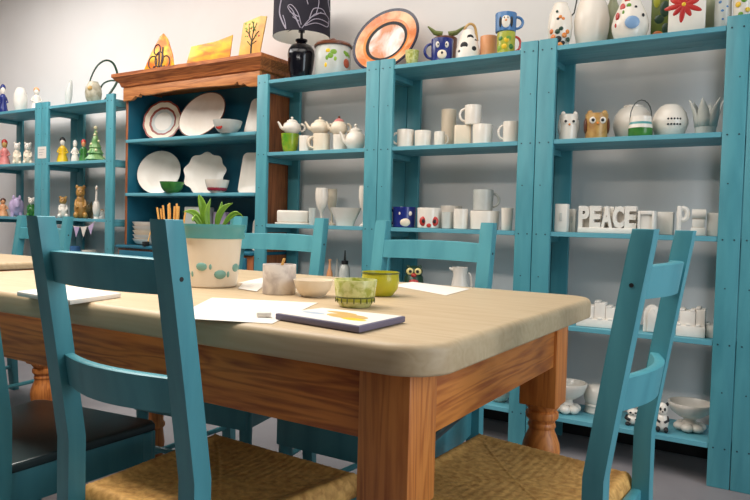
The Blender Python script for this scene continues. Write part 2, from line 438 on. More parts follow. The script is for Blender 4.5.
def make_board():
    b = MB(); P = []
    poly = [(-.196, .040), (.196, .040), (.245, .455), (.22, .472), (-.22, .472), (-.245, .455)]
    b.prism(poly, 'z', .384, .408, .007, seg=3); return b
def make_chair(kind):
    root = empty('ladderback_chair', (0, 0, 0))
    for sx in (-1, 1): make_post(sx).build('back_post', [TEAL, MATTEBLACK], root)
    make_rail(.850, .912, .036).build('back_rail', TEAL, root)
    make_rail(.636, .701, .040).build('back_rail', TEAL, root)
    make_rail(.335, .380, .002).build('back_rail', TEAL, root)
    for sx in (-1, 1):
        b = MB(); x = sx*.222; top = .3835 if kind == 'board' else .361
        pr = [(0, 0), (.015, 0), (.017, .02), (.019, .2), (.021, .30), (.021, top-.003), (.018, top), (0, top)]
        b.lathe(pr, 16, 0, TR(x, .440, 0)); b.build('leg', TEAL, root)
    if kind == 'rush': make_rush().build('seat', RUSH, root, angle=60)
    else:
        make_board().build('seat', DARKSEAT, root)
    zr0, zr1 = (.300, .3835) if kind == 'board' else (.325, .361)
    for sx in (-1, 1):
        b = MB(); x = sx*.205
        b.prism([(sx*.178-.010, .0375), (sx*.178+.010, .0375), (sx*.226+.010, .444), (sx*.226-.010, .444)], 'z', zr0, zr1-.0005, .002)
        b.build('seat_rail', TEAL, root)
    yf_ = (.445, .466) if kind == 'board' else (.430, .450); hf = .238 if kind == 'board' else .20
    b = MB(); b.box(-hf, hf, *yf_, zr0, zr1-.0005, .004); b.build('seat_rail', TEAL, root)
    for sx in (-1, 1):
        b = MB(); b.tube([(sx*.192, .01, .13), (sx*.21, .23, .13), (sx*.222, .43, .13)], .010); b.build('stretcher', TEAL, root)
    b = MB(); b.tube([(-.215, .44, .17), (0, .44, .17), (.215, .44, .17)], .010); b.build('stretcher', TEAL, root)
    return root
G = 'blue ladderback chairs around the tables'
rush = make_chair('rush'); board = make_chair('board')
def chair(src, first, x, y, th, label, sc=1.):
    o = src if first else copy_tree(src)
    o.location = (x, y, 0); o.rotation_euler.z = th; o.scale = sc if isinstance(sc, tuple) else (sc, sc, sc); tag(o, label, 'chair', G)
chair(rush, True, -1.079, .829, -.041, 'blue ladderback chair with woven rush seat seen from behind, nearest on the left')
chair(rush, False, -.266, 1.466, 1.526, 'blue ladderback chair with rush seat at the right end of the table, seen side-on', 1.005)
chair(board, True, -1.693, .791, .116, 'blue chair with glossy dark wooden seat cut off by the left edge')
chair(board, False, -1.063, 2.045, 3.154, 'blue chair facing us behind the two yellow-green bowls', (1.06, 1.02, 1.016))
chair(board, False, -1.753, 2.050, 3.236, 'blue chair facing us behind the potted plant', 1.02)
chair(board, False, -3.50, 2.14, 3.21, 'blue chair behind the far left table, its post behind the nearest chair')
chair(board, False, -4.26, 2.16, 3.18, 'blue chair at the left edge of the view, only one post showing')


# ------------------------------------------------------------------ generic pottery
def g_mug(b, r, h, mi=0, flare=1., wall=.9, M=None, inner=None):
    i2 = mi if inner is None else inner
    pr = [(0, 0), (r*.86/flare, 0), (r*.95/flare, h*.03), (r*.97/flare+r*.03*(flare-1), h*.3), (r, h*.97), (r*.985, h), (r*wall, h), (r*wall*.99, h*.95), (r*wall*.9/flare, h*.1), (0, h*.08)]
    b.lathe(pr, 30, mi, M, mis=[mi]*6+[i2]*3)
def handle(b, r, h, side=1, mi=0, size=.62, th=.10, zc=.52, out=.62, M=None):
    pts = []
    for k in range(13):
        a = -PI/2+PI*k/12
        pts.append((side*(r*.93+r*out*math.cos(a)), 0, h*zc+h*size/2*math.sin(a)))
    b.tube(pts, r*th+.0015, 8, mi, M=M)
def mug(u0, u1, vt, Y, z, label, m=WHITE, hs=1, group=None, rz=None, body=None, handled=True, inner=None, flare=1., cat='mug', hr=0.):
    X, r, h = place(u0, u1, vt, Y, z)
    root = empty('mug', (X, Y, z), face(X, Y)+hr, label, cat, group)
    b = MB(); g_mug(b, r, h, 0, flare, inner=1 if inner else None); b.build('cup_body', [m, inner or m], root)
    if handled:
        b = MB(); handle(b, r, h, hs); b.build('handle', body or m, root)
    return root, r, h
def solid(name, b, X, Y, z, mats, label, cat, group=None, rz=None):
    o = b.build(name, mats, None, (X, Y, z), face(X, Y) if rz is None else rz); return tag(o, label, cat, group)
def lathed(name, u0, u1, vt, Y, z, prof, mats, label, cat, group=None, mis=None, mod=None, segs=32, extra=None):
    X, r, h = place(u0, u1, vt, Y, z)
    b = MB(); b.lathe([(a*r, c*h) for a, c in prof], segs, 0, mod=mod, mis=mis)
    if extra: extra(b, r, h)
    return solid(name, b, X, Y, z, mats, label, cat, group)
def dot(b, prof_r, th, z, rr, mi, squash=1., flat=.25, rot=0.):
    # a painted blotch hugging the wall of a turned pot: th = angle from the front (local -y), + to the right
    a = -PI/2+th; c = Vector((prof_r*math.cos(a), prof_r*math.sin(a), z))
    Rm = (RZ(a) @ RX(rot)).to_3x3()
    b.blob(c, (rr*flat, rr*squash, rr), mi, 10, rot=Rm)
BOWL = [(0, 0), (.50, 0), (.52, .06), (.62, .10), (.86, .45), (.97, .85), (1, 1), (.95, 1), (.91, .85), (.80, .47), (.5, .18), (0, .14)]
TALLBOWL = [(0, 0), (.62, 0), (.66, .06), (.80, .18), (.92, .50), (.96, .88), (1, .96), (1, 1), (.93, 1), (.90, .88), (.86, .5), (.7, .2), (0, .15)]
GOBLET = [(0, 0), (.8, 0), (.82, .03), (.35, .07), (.20, .14), (.18, .30), (.35, .38), (.75, .50), (.98, .70), (1, .88), (.92, 1), (.84, 1), (.9, .85), (.85, .68), (.5, .5), (0, .45)]
VASE = [(0, 0), (.62, 0), (.68, .03), (.92, .22), (1, .38), (.92, .55), (.66, .74), (.50, .86), (.56, .96), (.62, 1), (.55, 1), (.44, .88), (.4, .8), (0, .78)]
BOTTLE = [(0, 0), (.9, 0), (1, .04), (1, .55), (.82, .66), (.45, .76), (.36, .84), (.36, .95), (.44, .96), (.44, 1), (0, 1)]
POT = [(0, 0), (.55, 0), (.62, .04), (.92, .28), (1, .50), (.90, .76), (.66, .92), (.56, .97), (.56, 1), (.48, 1), (.5, .93), (0, .85)]
PED = [(0, 0), (.62, 0), (.62, .05), (.50, .12), (.30, .22), (.27, .34), (.42, .44), (.80, .60), (.96, .86), (1, .95), (1, 1), (.94, 1), (.86, .86), (.7, .62), (.3, .5), (0, .48)]

def teapot(u0, u1, vt, Y, z, label, m=WHITE, lid=None, spout=-1, group=None, knob=None):
    X, r, h = place(u0, u1, vt, Y, z); r *= .72
    root = empty('teapot', (X, Y, z), face(X, Y), label, 'teapot', group)
    b = MB(); hb = h*.72; b.lathe([(0, 0), (r*.6, 0), (r*.66, hb*.05), (r*.95, hb*.3), (r, hb*.5), (r*.85, hb*.8), (r*.55, hb*.97), (0, hb)], 26); b.build('pot_body', m, root)
    b = MB(); b.lathe([(0, hb*.95), (r*.58, hb*.96), (r*.55, hb*1.06), (r*.3, hb*1.17), (r*.1, hb*1.2), (r*.08, hb*1.22), (r*.16, h*.95), (r*.12, h), (0, h)], 22, 0, mis=[0]*5+[1]*3); b.build('lid', [lid or m, knob or lid or m], root)
    b = MB(); b.tube([(spout*r*.8, 0, hb*.35), (spout*r*1.15, 0, hb*.5), (spout*r*1.35, 0, hb*.82), (spout*r*1.5, 0, hb*.95)], [r*.2, r*.17, r*.12, r*.1]); b.build('spout', m, root)
    b = MB(); handle(b, r, hb, -spout, size=.6, out=.45); b.build('handle', m, root)

# ---- plates stood on edge
def plate(name, cxu, cyv, ru, Y, zb, label, mats, rings, tilt=.22, turn=0., scallop=None, group=None, cat='plate', squash=1.):
    # rings: list of (fraction of radius, height fraction, material of the band inside it)
    X = xat(cxu, Y, zb+.1); R = ru*dep(X, Y)/F_
    b = MB(); prof = [(0, .06*R)]+[(f*R, hh*R) for f, hh, _ in rings]
    mis = [rings[0][2]]+[g for _, _, g in rings[1:]]
    back = [(R*1.0, prof[-1][1]-.03*R), (R*.62, -.0*R), (R*.55, -.03*R), (R*.5, .0), (0, .0)]
    prof = prof+back; mis = mis+[mis[-1]]+[len(mats)-1]*4
    b.lathe(prof, 64, 0, mod=scallop, mis=mis)
    M = RX(PI/2-tilt); bmesh.ops.transform(b.bm, matrix=M, verts=b.bm.verts)
    # local z of the plate (its face) now looks towards -y and leans back
    lo = min(v.co.z for v in b.bm.verts)
    bmesh.ops.transform(b.bm, matrix=TR(0, 0, -lo), verts=b.bm.verts)
    o = b.build(name, mats, None, (X, Y, zb), turn); return tag(o, label, cat, group)
def rectdish(u, Y, zb, w, h, label, m, tilt=.2, turn=0., X=None, group=None, r=.03):
    if X is None: X = xat(u, Y, zb+h/2)
    b = MB(); rows = []
    P = rounded(-w/2, w/2, -h/2, h/2, r, 5)
    def ring(s, z): return [(x*(1-s/(w/2)), y*(1-s/(h/2)), z) for x, y in P]
    L = [ring(0, .016), ring(.004, .018), ring(.03, .006), ring(.05, .004)]
    V = [[b.bm.verts.new(p) for p in R] for R in ([ring(.05, -.004), ring(.02, 0), ring(.002, .012)]+L)]
    n = len(P)
    for i in range(len(V)-1):
        for k in range(n): b.bm.faces.new((V[i][k], V[i][(k+1) % n], V[i+1][(k+1) % n], V[i+1][k]))
    b.bm.faces.new(V[0][::-1]); b.bm.faces.new(V[-1])
    M = RX(PI/2-tilt); bmesh.ops.transform(b.bm, matrix=M, verts=b.bm.verts)
    lo = min(v.co.z for v in b.bm.verts); bmesh.ops.transform(b.bm, matrix=TR(0, 0, -lo), verts=b.bm.verts)
    o = b.build('serving_dish', m, None, (X, Y, zb), turn); return tag(o, label, 'dish', group)

def spline(P, n):
    P = [Vector(p) for p in P]; Q = [P[0]*2-P[1]]+P+[P[-1]*2-P[-2]]; R = []
    for i in range(1, len(Q)-2):
        a, b_, c, d = Q[i-1:i+3]
        for k in range(n):
            t = k/n; R.append(.5*((2*b_)+(c-a)*t+(2*a-5*b_+4*c-d)*t*t+(-a+3*b_-3*c+d)*t**3))
    return R+[P[-1]]
# ---- little animal and people figures
def figurine(name, u0, u1, vt, Y, z, label, cat, body, head, shape='person', extra=None, group='painted figurines on the left shelves'):
    X, r, h = place(u0, u1, vt, Y, z)
    root = empty(name, (X, Y, z), face(X, Y), label, cat, group)
    b = MB(); e = extra or head
    if shape == 'person':
        b.lathe([(0, 0), (r*.9, 0), (r, h*.03), (r*.85, h*.2), (r*.55, h*.45), (r*.62, h*.55), (r*.5, h*.63), (r*.2, h*.68), (0, h*.68)], 20); b.tube([(-r*.5, 0, h*.58), (-r*.85, -r*.2, h*.42), (-r*.3, -r*.6, h*.36)], r*.15); b.tube([(r*.5, 0, h*.58), (r*.85, -r*.2, h*.42), (r*.3, -r*.6, h*.36)], r*.15)
        b.build('body', body, root)
        b = MB(); b.blob((0, 0, h*.80), (r*.46, r*.46, h*.155)); b.build('head', head, root)
        b = MB(); b.blob((0, r*.10, h*.86), (r*.52, r*.5, h*.14)); b.build('hair', e, root)
    elif shape == 'sitting':
        b.blob((0, 0, h*.30), (r*.78, r*.7, h*.30)); b.blob((0, -r*.05, h*.52), (r*.55, r*.5, h*.2))
        for s in (-1, 1): b.blob((s*r*.55, -r*.45, h*.10), (r*.32, r*.45, h*.10)); b.tube([(s*r*.5, -r*.1, h*.55), (s*r*.62, -r*.45, h*.40), (s*r*.35, -r*.65, h*.32)], r*.17)
        b.build('body', body, root)
        b = MB(); b.blob((0, -r*.1, h*.78), (r*.58, r*.52, h*.18)); b.blob((0, -r*.55, h*.74), (r*.26, r*.25, h*.08))
        for s in (-1, 1): b.blob((s*r*.42, -r*.02, h*.94), (r*.2, r*.12, h*.06))
        b.build('head', head, root)
        b = MB()
        for s in (-1, 1): b.blob((s*r*.2, -r*.56, h*.82), r*.07)
        b.blob((0, -r*.78, h*.76), (r*.09, r*.06, r*.06)); b.build('eyes', MATTEBLACK, root)
    elif shape == 'goose':
        b.blob((0, 0, h*.30), (r*.8, r*.95, h*.27)); b.lathe([(0, 0), (r*.6, 0), (r*.5, h*.06), (r*.3, h*.12), (0, h*.12)], 16)
        b.tube([(0, -r*.3, h*.42), (-r*.05, -r*.45, h*.62), (0, -r*.3, h*.82), (0, -r*.25, h*.86)], [r*.34, r*.24, r*.2, r*.2]); b.build('body', body, root)
        b = MB(); b.blob((0, -r*.3, h*.90), (r*.33, r*.42, h*.09)); b.build('head', head, root)
        b = MB(); b.tube([(0, -r*.62, h*.89), (0, -r*1.0, h*.87)], [r*.14, r*.06]); b.build('beak', ORANGE, root)
    elif shape == 'tree':
        pr = [(0, 0), (r*.7, 0), (r*.7, h*.04), (r, h*.06)]
        for k in range(5):
            t = k/5; pr += [(r*(1-t)*.98, h*(.08+.80*t)), (r*(1-t)*.62, h*(.08+.80*t+.13))]
        pr += [(0, h*.93)]
        b.lathe(pr, 24, mod=lambda a, q, zz: 1+.10*math.sin(a*7+zz*40)); b.build('body', body, root)
        b = MB(); b.blob((0, 0, h*.95), r*.2); b.build('topper', e, root)
        for k in range(9):
            t = (k+.5)/9; a = k*2.4; q = r*(1-t)*.85; b = MB(); b.blob((q*math.cos(a), q*math.sin(a), h*(.1+.78*t)), r*.15); b.build('bauble', e, root)
    elif shape == 'pig':
        b.blob((0, 0, h*.48), (r*.95, r*.8, h*.45))
        for sx in (-1, 1):
            for sy in (-1, 1): b.lathe([(0, 0), (r*.2, 0), (r*.22, h*.2), (0, h*.22)], 12, 0, TR(sx*r*.5, sy*r*.4, 0))
        b.build('body', body, root)
        b = MB(); b.blob((0, -r*.6, h*.60), (r*.5, r*.4, h*.32)); b.lathe([(0, 0), (r*.2, 0), (r*.22, r*.18), (0, r*.18)], 14, 0, TR(0, -r*.92, h*.54) @ RX(PI/2))
        for s in (-1, 1): b.blob((s*r*.36, -r*.5, h*.92), (r*.16, r*.08, h*.12))
        b.build('head', head, root)
    return root

# ------------------------------------------------------------------ on top of the right unit
YA = 2.985
G_V = 'painted vases on top of the right unit'
X, r, h = place(547, 573, 4, YA, S1)
fj = empty('flower_jug', (X, YA, S1), face(X, YA), 'small white jug with painted flowers and a thin wire handle, first on the right unit', 'jug', G_V)
b = MB(); b.lathe([(a*r*.92, c*h) for a, c in POT], 28, 0)
for k, (th, zz, s, mi) in enumerate([(-.6, .25, .22, 1), (-.1, .2, .24, 2), (.4, .28, .2, 1), (.1, .42, .18, 3), (-.45, .50, .16, 3), (.55, .5, .16, 2), (0, .66, .14, 1), (-.3, .78, .10, 3), (.8, .2, .18, 3), (.3, .12, .16, 2), (-.8, .38, .2, 1), (-.2, .36, .2, 3), (.7, .36, .18, 1), (.25, .62, .13, 1), (-.2, .62, .12, 2), (.05, .08, .2, 1), (-.45, .1, .18, 3)]):
    dot(b, r*.86, th, h*zz, r*s, mi, flat=.35)
b.build('jug_body', [WHITE, ORANGE, MATTEBLACK, DKGREEN], fj)
b = MB(); b.tube([(r*.7, 0, h*.7), (r*1.0, 0, h*.8), (r*1.15, 0, h*1.05), (r*1.0, 0, h*1.4), (r*.3, 0, h*1.5)], .0035, 6); b.build('handle', STEEL, fj)
lathed('vase', 575, 609, -22, YA+.045, S1, [(0, 0), (.70, 0), (.78, .03), (.96, .25), (1, .42), (.88, .58), (.62, .74), (.52, .84), (.62, .96), (.7, 1), (.62, 1), (.46, .84), (0, .8)], [CREAM if False else WHITE], 'tall plain white vase between the flower jug and the red-flowered vase', 'vase', G_V)
lathed('vase', 604, 621, -14, YA+.145, S1, BOTTLE, [SAGE], 'sage green bottle vase half hidden behind the white vases', 'vase', G_V)
def flo(b, r, h):
    for th, zz, s, mi, sq in [(-.35, .80, .17, 1, 1), (-.1, .90, .15, 1, 1), (-.62, .64, .22, 1, .8), (-.80, .46, .22, 1, .7), (-.15, .66, .13, 3, 1), (-.45, .52, .12, 3, .6), (-.9, .3, .16, 1, .7), (.35, .62, .08, 2, 1), (.1, .30, .36, 4, 1.1), (.45, .92, .10, 1, 1), (.75, .45, .10, 2, 1)]:
        rr = r*(1.0 if zz < .45 else 1.0-.62*(zz-.45)/.5)*.97
        dot(b, rr, th, h*zz, r*s, mi, sq, .18)
lathed('vase', 613, 648, -8, YA-.02, S1, [(0, 0), (.74, 0), (.80, .03), (.97, .22), (1, .34), (.88, .52), (.60, .74), (.44, .88), (.5, .97), (.56, 1), (.48, 1), (.36, .88), (0, .85)], [WHITE, RED, MATTEBLACK, LEAF, mat('pale_blue_glaze', (128, 160, 196), .3)], 'pear-shaped white vase with red flowers and a pale blue spot', 'vase', G_V, extra=flo)
X, r, h = place(652, 671, -12, YA+.05, S1); b = MB(); b.box(-r, r, -.012, .012, 0, h, .003)
for dx, zz, rx, rz_, mi in [(-.5, .75, .35, .2, 1), (.3, .6, .5, .25, 2), (.4, .85, .4, .1, 3), (-.2, .42, .5, .14, 2), (-.3, .14, .55, .12, 4), (.45, .25, .4, .16, 2), (-.6, .95, .3, .1, 3)]:
    b.blob((r*dx, -.0115, h*zz), (r*rx, .0025, h*rz_*.6), mi, 12)
solid('painted_tile', b, X, YA+.05, S1, [mat('olive_tile', (96, 110, 40), .4), YGREEN, DKGREEN, LEAF, ORANGE], 'narrow green and orange painted tile standing between two white vases', 'tile', G_V)
X, r, h = place(670, 704, -14, YA-.01, S1); b = MB(); b.box(-r*.98, r*.98, -r*.6, r*.6, 0, h, .008)
for k in range(10):   # poinsettia petals on the front
    a = 2*PI*k/10+.2; L_ = r*(.86 if k % 2 else .66)
    b.blob((-r*.18+L_*.6*math.cos(a), -r*.6, h*.58+L_*.6*math.sin(a)), (L_*.62, .0025, r*.15), 1, 12, rot=RY(-a).to_3x3())
b.blob((-r*.18, -r*.6-.001, h*.58), (r*.12, .003, r*.12), 2, 10); b.blob((r*.66, -r*.6, h*.86), (r*.2, .003, r*.16), 1)
solid('vase', b, X, YA-.01, S1, [WHITE, RED, YELLOW], 'square white vase with one big red poinsettia', 'vase', G_V)
lathed('vase', 703, 718, -18, YA+.12, S1, BOTTLE, [SAGE], 'grey-green bottle vase right of the red poinsettia vase', 'vase', G_V)
def blu(b, r, h):
    for th, zz, s in [(-.4, .6, .2), (.2, .72, .18), (.5, .5, .16), (-.1, .42, .2), (0, .25, .14)]: dot(b, r*.97, th, h*zz, r*s, 1, 1, .2)
lathed('vase', 715.5, 731, -16, YA+.01, S1, [(0, 0), (.8, 0), (.9, .05), (1, .4), (.95, .8), (.9, 1), (.82, 1), (.8, .5), (0, .4)], [GREYW, SKYB], 'white vase with small blue flowers beside the right post', 'vase', G_V, extra=blu)
def yel(b, r, h):
    for th, zz, s, mi in [(-.5, .6, .3, 1), (.1, .7, .3, 2), (.5, .45, .26, 1), (-.2, .35, .25, 2), (.7, .8, .2, 1)]: dot(b, r*.97, th, h*zz, r*s, mi, 1, .2)
lathed('vase', 733.5, 752, -10, YA+.0, S1, TALLBOWL, [WHITE, YELLOW, LEAF], 'white pot splashed with yellow and green at the top right corner', 'pot', G_V, extra=yel)

# ---- right unit, second shelf
def owl(u0, u1, vt, Y, z, label, m, m2, group='owl mugs on the right unit'):
    X, r, h = place(u0, u1, vt, Y, z)
    root = empty('owl_mug', (X, Y, z), face(X, Y)+.1, label, 'mug', group)
    b = MB(); g_mug(b, r*.88, h*.92, 0); 
    for s in (-1, 1): b.blob((s*r*.55, -r*.3, h*.94), (r*.22, r*.2, h*.10)); b.blob((s*r*.84, -r*.1, h*.5), (r*.16, r*.4, h*.28), 1)
    b.build('cup_body', [m, m2], root)
    b = MB()
    for s in (-1, 1): b.blob((s*r*.36, -r*.78, h*.66), (r*.27, r*.10, r*.27), 0); b.blob((s*r*.36, -r*.88, h*.66), (r*.13, r*.06, r*.13), 1)
    b.lathe([(0, 0), (r*.12, 0), (0, r*.25)], 8, 2, TR(0, -r*.84, h*.55) @ RX(PI*.6)); 
    for k in range(3):
        for j in range(4): b.blob((r*(-.42+.28*j), -r*(.80-.1*abs(j-1.5)), h*(.16+.13*k)), (r*.10, r*.04, r*.06), 1)
    b.build('face', [WHITE, MATTEBLACK, ORANGE], root)
owl(558, 579, 113, 2.975, S2, 'white owl-shaped mug at the left end of the second shelf', WHITE, GREYW)
owl(584, 609, 112, 2.975, S2, 'tan and brown owl-shaped mug next to the white owl', TAN, BROWN)
lathed('bowl', 614, 652, 106, 3.09, S2, [(0, 0), (.6, 0), (.86, .15), (1, .45), (.92, .72), (.7, .9), (.5, .96), (.5, 1), (.42, 1), (.4, .93), (0, .9)], [WHITE], 'large round white pot behind the green lantern', 'pot')
X, r, h = place(629, 652, 117, 2.94, S2)
ln = empty('lantern', (X, 2.94, S2), face(X, 2.94), 'small white and green lantern pot with a wire loop handle', 'lantern')
b = MB(); b.lathe([(0, 0), (r*.9, 0), (r, h*.08), (r, h*.42), (r, h*.44), (r*.95, h*.6), (r*.9, h*.72), (r*.86, h), (r*.78, h), (r*.75, h*.5), (0, h*.3)], 28, mis=[0, 0, 0, 1, 1, 2, 1, 1, 1, 1]); b.build('pot_body', [GREEN, WHITE, TEALRIM], ln)
b = MB(); hh = zat(100, X, 2.94)-S2; pts = [(-r*.86, 0, h*.75)]
for k in range(11): a = PI-PI*k/10; pts.append((r*.86*math.cos(a), 0, h+(hh-h)*math.sin(a)))
pts.append((r*.86, 0, h*.75)); b.tube(pts, .0025, 6); b.build('handle', STEEL, ln)
X, r, h = place(653, 687, 105, 3.02, S2)
b = MB(); b.lathe([(0, 0), (r*.62, 0), (r*.8, h*.1), (r, h*.42), (r*.98, h*.55), (r*.86, h*.75), (r*.6, h*.93), (r*.4, h), (r*.34, h), (r*.3, h*.92), (0, h*.9)], 32)
for k in range(5):
    for j in range(2): dot(b, r*.985, -.10+.17*k, h*(.36+.16*j), r*.06, 1, 1, .3)
solid('casket', b, X, 3.02, S2, [WHITE, MATTEBLACK], 'round white pot pierced with small dark holes', 'pot')
X, r, h = place(690, 722, 100, 3.0, S2); b = MB()
b.lathe([(0, 0), (r*.55, 0), (r*.6, h*.05), (r*.62, h*.4), (r*.5, h*.42), (0, h*.3)], 24)
for k in range(6):
    a = 2*PI*k/6+.3; ca, sa = math.cos(a), math.sin(a); tn = Vector((-sa, ca, 0)); rd = Vector((ca, sa, 0)); rows = []
    for t, w_, o in ((0, .30, .58), (.3, .38, .62), (.6, .30, .74), (.85, .14, .90), (1, .02, 1.0)):
        p0 = rd*r*o+Vector((0, 0, h*(.25+.75*t))); rows.append([p0-tn*r*w_, p0+rd*r*.06, p0+tn*r*w_])
    b.quads(rows)
o = solid('tulip_vase', b, X, 3.0, S2, [GREYW], 'pale grey vase shaped like an open tulip with pointed petals', 'vase')
sm = o.modifiers.new('thick', 'SOLIDIFY'); sm.thickness = .004

# ---- right unit, third shelf: letters and little houses
def text_mesh(ch, size, depth, off=.0):
    cu = bpy.data.curves.new('t', 'FONT'); cu.body = ch; cu.size = size; cu.extrude = depth/2; cu.offset = off; cu.align_x = 'CENTER'; cu.resolution_u = 4
    to = bpy.data.objects.new('t', cu); C.objects.link(to)
    dg = bpy.context.evaluated_depsgraph_get(); me = bpy.data.meshes.new_from_object(to.evaluated_get(dg))
    bpy.data.objects.remove(to); bpy.data.curves.remove(cu); return me
Y3 = 2.95
X, r, h = place(577, 637, 206, Y3, S3)
pw_ = empty('word_sign', (X, Y3, S3), 0, 'white ceramic letters spelling PEACE on one base', 'sign')
Wd = (xat(636, Y3, S3)-xat(578, Y3, S3))
b = MB(); b.box(-Wd/2, Wd/2, -.014, .032, 0, h*.20, .003)
b.build('base', BISQUE, pw_)
lw_ = Wd/5
for k, ch in enumerate('PEACE'):
    me = text_mesh(ch, h*.98, .03, .0055); me.transform(RX(PI/2))
    xs = [v.co.x for v in me.vertices]; zs = [v.co.z for v in me.vertices]
    sx = lw_*.96/(max(xs)-min(xs)); sz = h*.80/(max(zs)-min(zs)); mx, mz = (max(xs)+min(xs))/2, min(zs)
    for v in me.vertices: v.co = Vector(((v.co.x-mx)*sx-Wd/2+lw_*(k+.5), v.co.y+.005, (v.co.z-mz)*sz+h*.20))
    me.materials.clear(); me.materials.append(BISQUE); o = bpy.data.objects.new('letter', me); C.objects.link(o); o.parent = pw_
    b = MB(); b.box(-Wd/2+lw_*k+.002, -Wd/2+lw_*(k+1)-.002, .0205, .031, h*.20+.0004, h*.985, .003); b.build('letter_backing', BISQUE, pw_)
def cottage(u0, u1, vt, Y, z, label, win=1, roof=True, d=.05, group='white unpainted houses and blocks', frame=False, name='ceramic_house', rz=0):
    X, r, h = place(u0, u1, vt, Y, z); r *= .88; d = min(d, r*1.4)
    root = empty(name, (X, Y, z), rz, label, 'ornament', group)
    hb = h*.72 if roof else h
    b = MB(); b.box(-r, r, -d/2, d/2, 0, hb, .003)
    if roof: b.prism([(-r, hb-.0005), (r, hb-.0005), (0, h)], 'y', -d/2, d/2, .002)
    b.build('house_body', BISQUE, root)
    if frame:
        b = MB()
        for bx in ((-r, -r*.72, h*.02, h), (r*.72, r, h*.02, h), (-r*.72, r*.72, h*.84, h), (-r*.72, r*.72, .02*h, h*.18)): b.box(bx[0], bx[1], -d/2-.010, -d/2-.0002, bx[2], bx[3], .002)
        b.build('raised_frame', BISQUE, root)
    for k in range(win):
        b = MB(); cx = (k-(win-1)/2)*r*.9; b.box(cx-r*.18, cx+r*.18, -d/2-.004, -d/2-.0002, hb*.40, hb*.68, .001); b.build('window', GREYW, root)
    return root
X, r, h = place(555, 570, 205, Y3-.02, S3)
cottage(555, 569, 204, Y3, S3, 'tall narrow white block at the left end of the letter shelf', 1, False)
cottage(568.5, 576.5, 209, Y3+.05, S3, 'short white block squeezed between the tall block and the PEACE letters', 1, False)
cottage(638.5, 656, 211, Y3, S3, 'white picture-frame block right after the PEACE letters', 0, False, frame=True)
cottage(657.5, 674, 212, Y3+.06, S3, 'plain grey-white block between the two posts of the right chair', 0, False)
X, r, h = place(676, 690, 206, Y3, S3)
b = MB(); b.box(-r*.9, r*.9, -.02, .02, 0, h*.12, .003); b.box(-r*.8, -r*.25, -.015, .015, h*.12, h, .004)
pts = [(r*.0+r*.55*math.cos(a), 0, h*.72+h*.2*math.sin(a)) for a in [2*PI*k/16 for k in range(16)]]
b.tube(pts, h*.085, 8, closed=True); solid('letter_ornament', b, X, Y3, S3, [BISQUE], 'white loop-topped letter ornament above the far chair post', 'ornament', 'white unpainted houses and blocks', rz=.1)
X, r, h = place(691, 706, 209, Y3+.01, S3); b = MB(); b.box(-r*.9, r*.9, -.018, .018, 0, h*.3, .004); b.box(-r*.75, r*.75, -.014, .014, h*.3, h*.62, .004); b.tube([(-r*.85, 0, h*.8), (r*.85, 0, h*.8)], h*.19, 12)
solid('scroll_ornament', b, X, Y3+.01, S3, [BISQUE], 'white rolled-scroll ornament right of the loop-topped letter', 'ornament', 'white unpainted houses and blocks')
cottage(707, 718.5, 213, Y3+.03, S3, 'low cream block in the right corner of the letter shelf', 0, False)

# ---- right unit, fourth shelf: castles
def castle(u0, u1, vt, Y, z, label, parts, name='ceramic_castle'):
    X, r, h = place(u0, u1, vt, Y, z)
    root = empty(name, (X, Y, z), face(X, Y)*.5, label, 'ornament', 'white castles on the fourth shelf')
    for k, (nm, x0, x1, z1, d) in enumerate(parts):
        b = MB(); b.box(r*x0, r*x1, -d, d, 0, h*z1, .003)
        n = max(2, int((x1-x0)/.22))
        if nm != 'arch':
            for j in range(n):
                if j % 2 == 0: xx = r*(x0+(x1-x0)*j/n); b.box(xx, xx+r*(x1-x0)/n*.9, -d, d, h*z1-.0005, h*z1+h*.06, .001)
        b.build(nm, BISQUE, root)
    return root
castle(578, 620, 300, 2.985, S4, 'white castle with three towers near the table corner', [('wall', -.95, .95, .30, .060), ('tower', -.70, -.18, .80, .045), ('tower', -.17, .34, .92, .042), ('tower', .35, .88, .76, .045)])
X, r, h = place(642, 662, 304, 2.975, S4)
b = MB(); P = [(-r*.8, 0), (r*.8, 0), (r*.8, h*.6)]+[(r*.8*math.cos(a), h*.6+h*.38*math.sin(a)) for a in [PI*k/12 for k in range(1, 12)]]+[(-r*.8, h*.6)]
b.prism(P, 'y', -.03, .02, .004); P2 = [(x*.55, z*.86+h*.02) for x, z in P]; b.prism(P2, 'y', -.038, -.0299, .003)
solid('fairy_door', b, X, 2.975, S4, [BISQUE], 'round-topped white door ornament seen between the right chair posts', 'ornament', 'white castles on the fourth shelf', rz=.2)
castle(678, 713, 306, 2.975, S4, 'stepped white castle beside the right post', [('wall', -.95, .55, .36, .055), ('tower', -.80, .02, .84, .045), ('tower', .03, .52, .92, .04), ('wall', .58, .95, .42, .03)])

